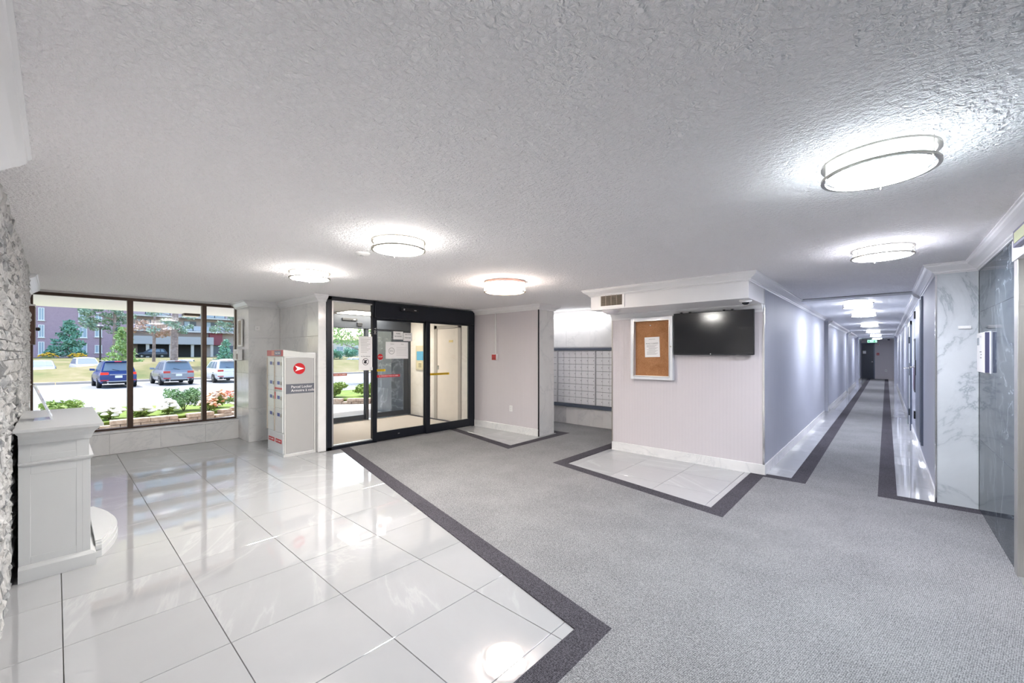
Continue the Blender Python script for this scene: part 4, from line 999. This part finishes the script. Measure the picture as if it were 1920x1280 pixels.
for lb_, loc, rz, c, hb in (('pale blue car half hidden by the grass berm at far left', (-58.4, -.85, -.5), PI, 'a9b9d6', False), ('silver white hatchback behind the berm beyond the blue SUV', (-58.6, 2.0, -.5), PI+.12, 'd5d4da', True),
                            ('white car roof showing behind the berm above the silver SUV', (-58.4, 9.9, -.5), -.3, 'ecebea', False), ('pale silver car behind the berm above the white SUV', (-58.5, 13.6, -.5), .1, 'c3cbd9', False),
                            ('dark SUV standing before the far garage', (-102, 12.0, .8), PI/2, '3a3f47', True), ('blue car seen through the entrance doors', (-57, 29.5, -.5), PI/2, '5f9ac4', False), ('white car seen through the entrance, left of the blue one', (-61.5, 30.8, -.5), PI/2, 'eeeeee', False)):
    car(lb_, loc, rz, c, 4.6, 1.8, 1.72 if hb else 1.46, hb, False, 'parked_car')

# ---------------------------------------------------------------- trees
m_bark = mk_ground('bark', '7a6a66', '95847e', 'ab9b96', sc=4)
def conifer(label, loc, h, r, mat, n=26, per=90, size=.16, trunk=.12, bare=.1, name='spruce_tree'):
    t = thing(name, label, 'tree', loc); pts = []
    for k in range(n):
        f = bare+(1-bare)*k/n; rr = r*(1-f*.94)/(1-bare*.94)
        for _ in range(max(3, int(9*(1-f)))):
            a = random.random()*2*PI; q = rr*math.sqrt(random.random())
            pts.append((q*math.cos(a), q*math.sin(a), h*f-.12*q, .16*r+.1))
    leaves('foliage', t, mat, pts, size, per//4, .6)
    MB().tube([(0, 0, -.3), (0, 0, h*.5), (0, 0, h*.96)], [trunk, trunk*.7, trunk*.12], 8).build('trunk', m_bark, t, 0, True); return t
def pine(label, loc, h, trunk, blobs, mat, lean=0, per=70, size=.13, name='pine_tree', branches=6):
    t = thing(name, label, 'tree', loc)
    MB().tube([(0, 0, -.4), (lean*.2, lean*.3, h*.4), (lean*.4, lean, h)], [trunk*1.15, trunk, trunk*.55], 10).build('trunk', m_bark, t, 0, True)
    leaves('foliage', t, mat, blobs, size, per, .55)
    m = MB()
    for x, y, z, r in blobs[:branches]:
        m.tube([(lean*.3, lean*z/h, z-.25*abs(y)-.1), (x*.9, y*.9, z)], [.05, .015], 6)
    m.build('branches', m_bark, t, 0, True); return t
conifer('blue green spruce in front of the brick wall, left of the lamp post', (-98, 1.5, 1.0), 6.0, 2.7, L_spruce, 24, 80, .28)
conifer('pale green spruce half hidden by the left mullion', (-54.6, 4.36, -.3), 4.4, 1.45, L_decid, 22, 80, .16, .12, .22)
conifer('small round evergreen beside the right marble pier', (-75, 17.5, .6), 3.2, 1.5, L_spruce, 14, 90, .18, .1, .05)
R_ = random.uniform
def blobs(n, yr, zr, r, xr=(-.8, .8)): return [(R_(*xr), R_(*yr), R_(*zr), R_(*r)) for _ in range(n)]
pine('dark spreading pine behind the lamp post', (-62, 4.3, .3), 6.6, .18, blobs(26, (-2.4, 1.2), (3.2, 6.4), (.45, .8)), L_pine, 0, 110, .16)
pine('thick trunked pine rising between the mullions', (-48.6, 7.3, .85), 7.5, .26, blobs(12, (-1.6, 1.5), (2.6, 5.0), (.35, .6)), L_pine, .2, 70)
pine('slim pine with rusty upper needles beyond the silver SUV', (-52, 6.3, .5), 6, .12, blobs(16, (-1.8, 1.6), (2.7, 4.6), (.4, .65)), L_brown, .1, 60)
pine('tall pine beside the marble pier at the window right', (-50, 12.5, .7), 7, .2, blobs(16, (-2.1, .5), (3.1, 5.6), (.4, .7)), L_pine, .1, 80)
t = pine('leafy tree with a slanting branch seen through the entrance doors', (-30, 17.2, -.4), 5.6, .14, blobs(30, (-4.4, .6), (2.6, 5.6), (.4, .75), (-1.2, 1.2)), L_decid, -.5, 90, .12, 'broadleaf_tree', 9)
shrub('round clipped bush beyond the entrance, left of a pair', (-75, 34.3, .3), 1.4, 2.2, L_spruce, 120, 'shrub', .16)
shrub('round clipped bush beyond the entrance, right of a pair', (-75, 37.6, .3), 1.5, 2.6, L_spruce, 120, 'shrub', .16)
for i, (y, lb_) in enumerate(((-.8, 'yellow flower bed before the brick wall, left of the spruce'), (2.3, 'yellow flower bed before the brick wall, right of the spruce'), (24, 'yellow flower patch before the balcony building at the right'))):
    flowers(lb_, (-94, y, .6), 1.1, .9, F_yel, 60, 60, None, .14)
lpz = thing('lamp_post', 'slim black lamp post with a flat cap on the berm', 'lamp post', (-52, 2.67, .3))
MB().tube([(0, 0, 0), (0, 0, 3.6)], [.075, .06], 10).build('post', m_black, lpz, 0, True)
MB().lathe([(.06, 3.5), (.26, 3.62), (.28, 3.7), (.16, 3.82), (.001, 3.84)], seg=20, cap=False).build('lamp_head', P('555a66', .4), lpz, 0, True)
B('post_foot', P('8b8b8b', .7), lpz, -.15, .15, -.15, .15, -.6, .06, .02)

# ---------------------------------------------------------------- far apartment building
def mk_brick():
    a = N('brick_far'); b = a.n('TexBrick'); g = a.n('NewGeometry'); sp_ = a.n('SeparateXYZ'); cb = a.n('CombineXYZ')
    a.l(g.outputs['Position'], sp_.inputs[0]); a.l(sp_.outputs['Y'], cb.inputs[0]); a.l(sp_.outputs['Z'], cb.inputs[1]); a.l(cb.outputs[0], b.inputs['Vector'])
    b.inputs['Color1'].default_value = (*hexc('a88a98'), 1); b.inputs['Color2'].default_value = (*hexc('b799a6'), 1); b.inputs['Mortar'].default_value = (*hexc('c4b2b8'), 1); b.inputs['Scale'].default_value = 4
    a.col(b.outputs[0]); a.rough(.9, .2); return a.m
m_brick = mk_brick()
ab = thing('apartment_building', 'mauve brick apartment building across the parking lot', 'building', (-112, 0, .5))
B('brick_wall', m_brick, ab, -12, 0, -30, 9.6, -1, 44)
m_win = P('9fb2c4', .15, 0, .6); m_wf = P('e8e6e4', .5)
def bwin(par, y0, y1, z0, z1, x=0):
    f = MB(); e = .12; f.box(x, x+.12, y0, y0+e, z0, z1).box(x, x+.12, y1-e, y1, z0, z1).box(x, x+.12, y0+e, y1-e, z0, z0+e).box(x, x+.12, y0+e, y1-e, z1-e, z1).box(x, x+.12, (y0+y1)/2-.04, (y0+y1)/2+.04, z0+e, z1-e)
    o = f.build('window', m_wf, par); B('pane', m_win, o, x-.02, x+.05, y0+e, y1-e, z0+e, z1-e); B('sill', m_wf, o, x, x+.25, y0-.1, y1+.1, z0-.1, z0)
for z in [.7+3.05*i for i in range(13)]:
    bwin(ab, 2.85, 4.0, z+.3, z+2.3); bwin(ab, -2.1, -1.35, z+.2, z+2.5); bwin(ab, 5.0, 6.0, z+.5, z+2.0); bwin(ab, -7, -5.6, z+.3, z+2.3)
bb = thing('balcony_building', 'pale apartment block with long balconies and an open garage', 'building', (-114, 9.7, .5))
B('rear_wall', P('b9a9a4', .8), bb, -12, 0, 0, 40, -1, 44)
B('garage_shade_panel', P('3b3a40', .8), bb, .0, .08, 1.6, 13, .1, 3.0)  # dark panel stands in for the shaded inside of the garage
B('garage_roof', P('b8b3b4', .7), bb, 0, 5.0, .4, 13.5, 3.0, 4.6)
for y in (2.4, 6, 9.6, 13): B('garage_pillar', P('c9c1bb', .7), bb, 4.2, 4.6, y, y+.5, -.6, 3.0)
for z in [5.9+3.05*i for i in range(12)]:
    B('balcony_slab', P('d8d3ce', .6), bb, 0, 2.2, .6, 24, z-.2, z+.08)
    r = B('balcony_rail', P('c7c6cb', .5), bb, 2.1, 2.18, .6, 24, z+1.05, z+1.15)
    for k in range(12):
        B('rail_panel', P(random.choice(('aeb9c6', 'c0a9b4', 'b9bec8')), .4), r, 2.11, 2.15, .7+1.95*k, 2.5+1.95*k, z+.15, z+1.05)
    for k in range(6): o = B('patio_door', P('4b5563', .2), bb, 0, .1, 1.5+3.8*k, 3.7+3.8*k, z+.1, z+2.3); B('pane', m_win, o, .1, .14, 1.6+3.8*k, 2.55+3.8*k, z+.2, z+2.2)
for k in range(4): o = B('ground_window', P('5a6470', .3), bb, 0, .12, 14.4+2.6*k, 16.2+2.6*k, .6, 2.9)
B('red_brick_bay', P('9a5560', .85), bb, 0, 1.0, 13.6, 16.0, 3.0, 6.2)
lb2 = thing('low_building', 'low white building far behind the trees beyond the entrance', 'building', (-130, 62, .5))
B('wall', P('d9d6d2', .8), lb2, -10, 0, -14, 30, -1, 5); B('roof', P('b8b4b2', .8), lb2, -10.4, .4, -14.4, 30.4, 5, 5.5)
for k in range(8): bwin(lb2, -12+5*k, -9.6+5*k, 1, 3.4)
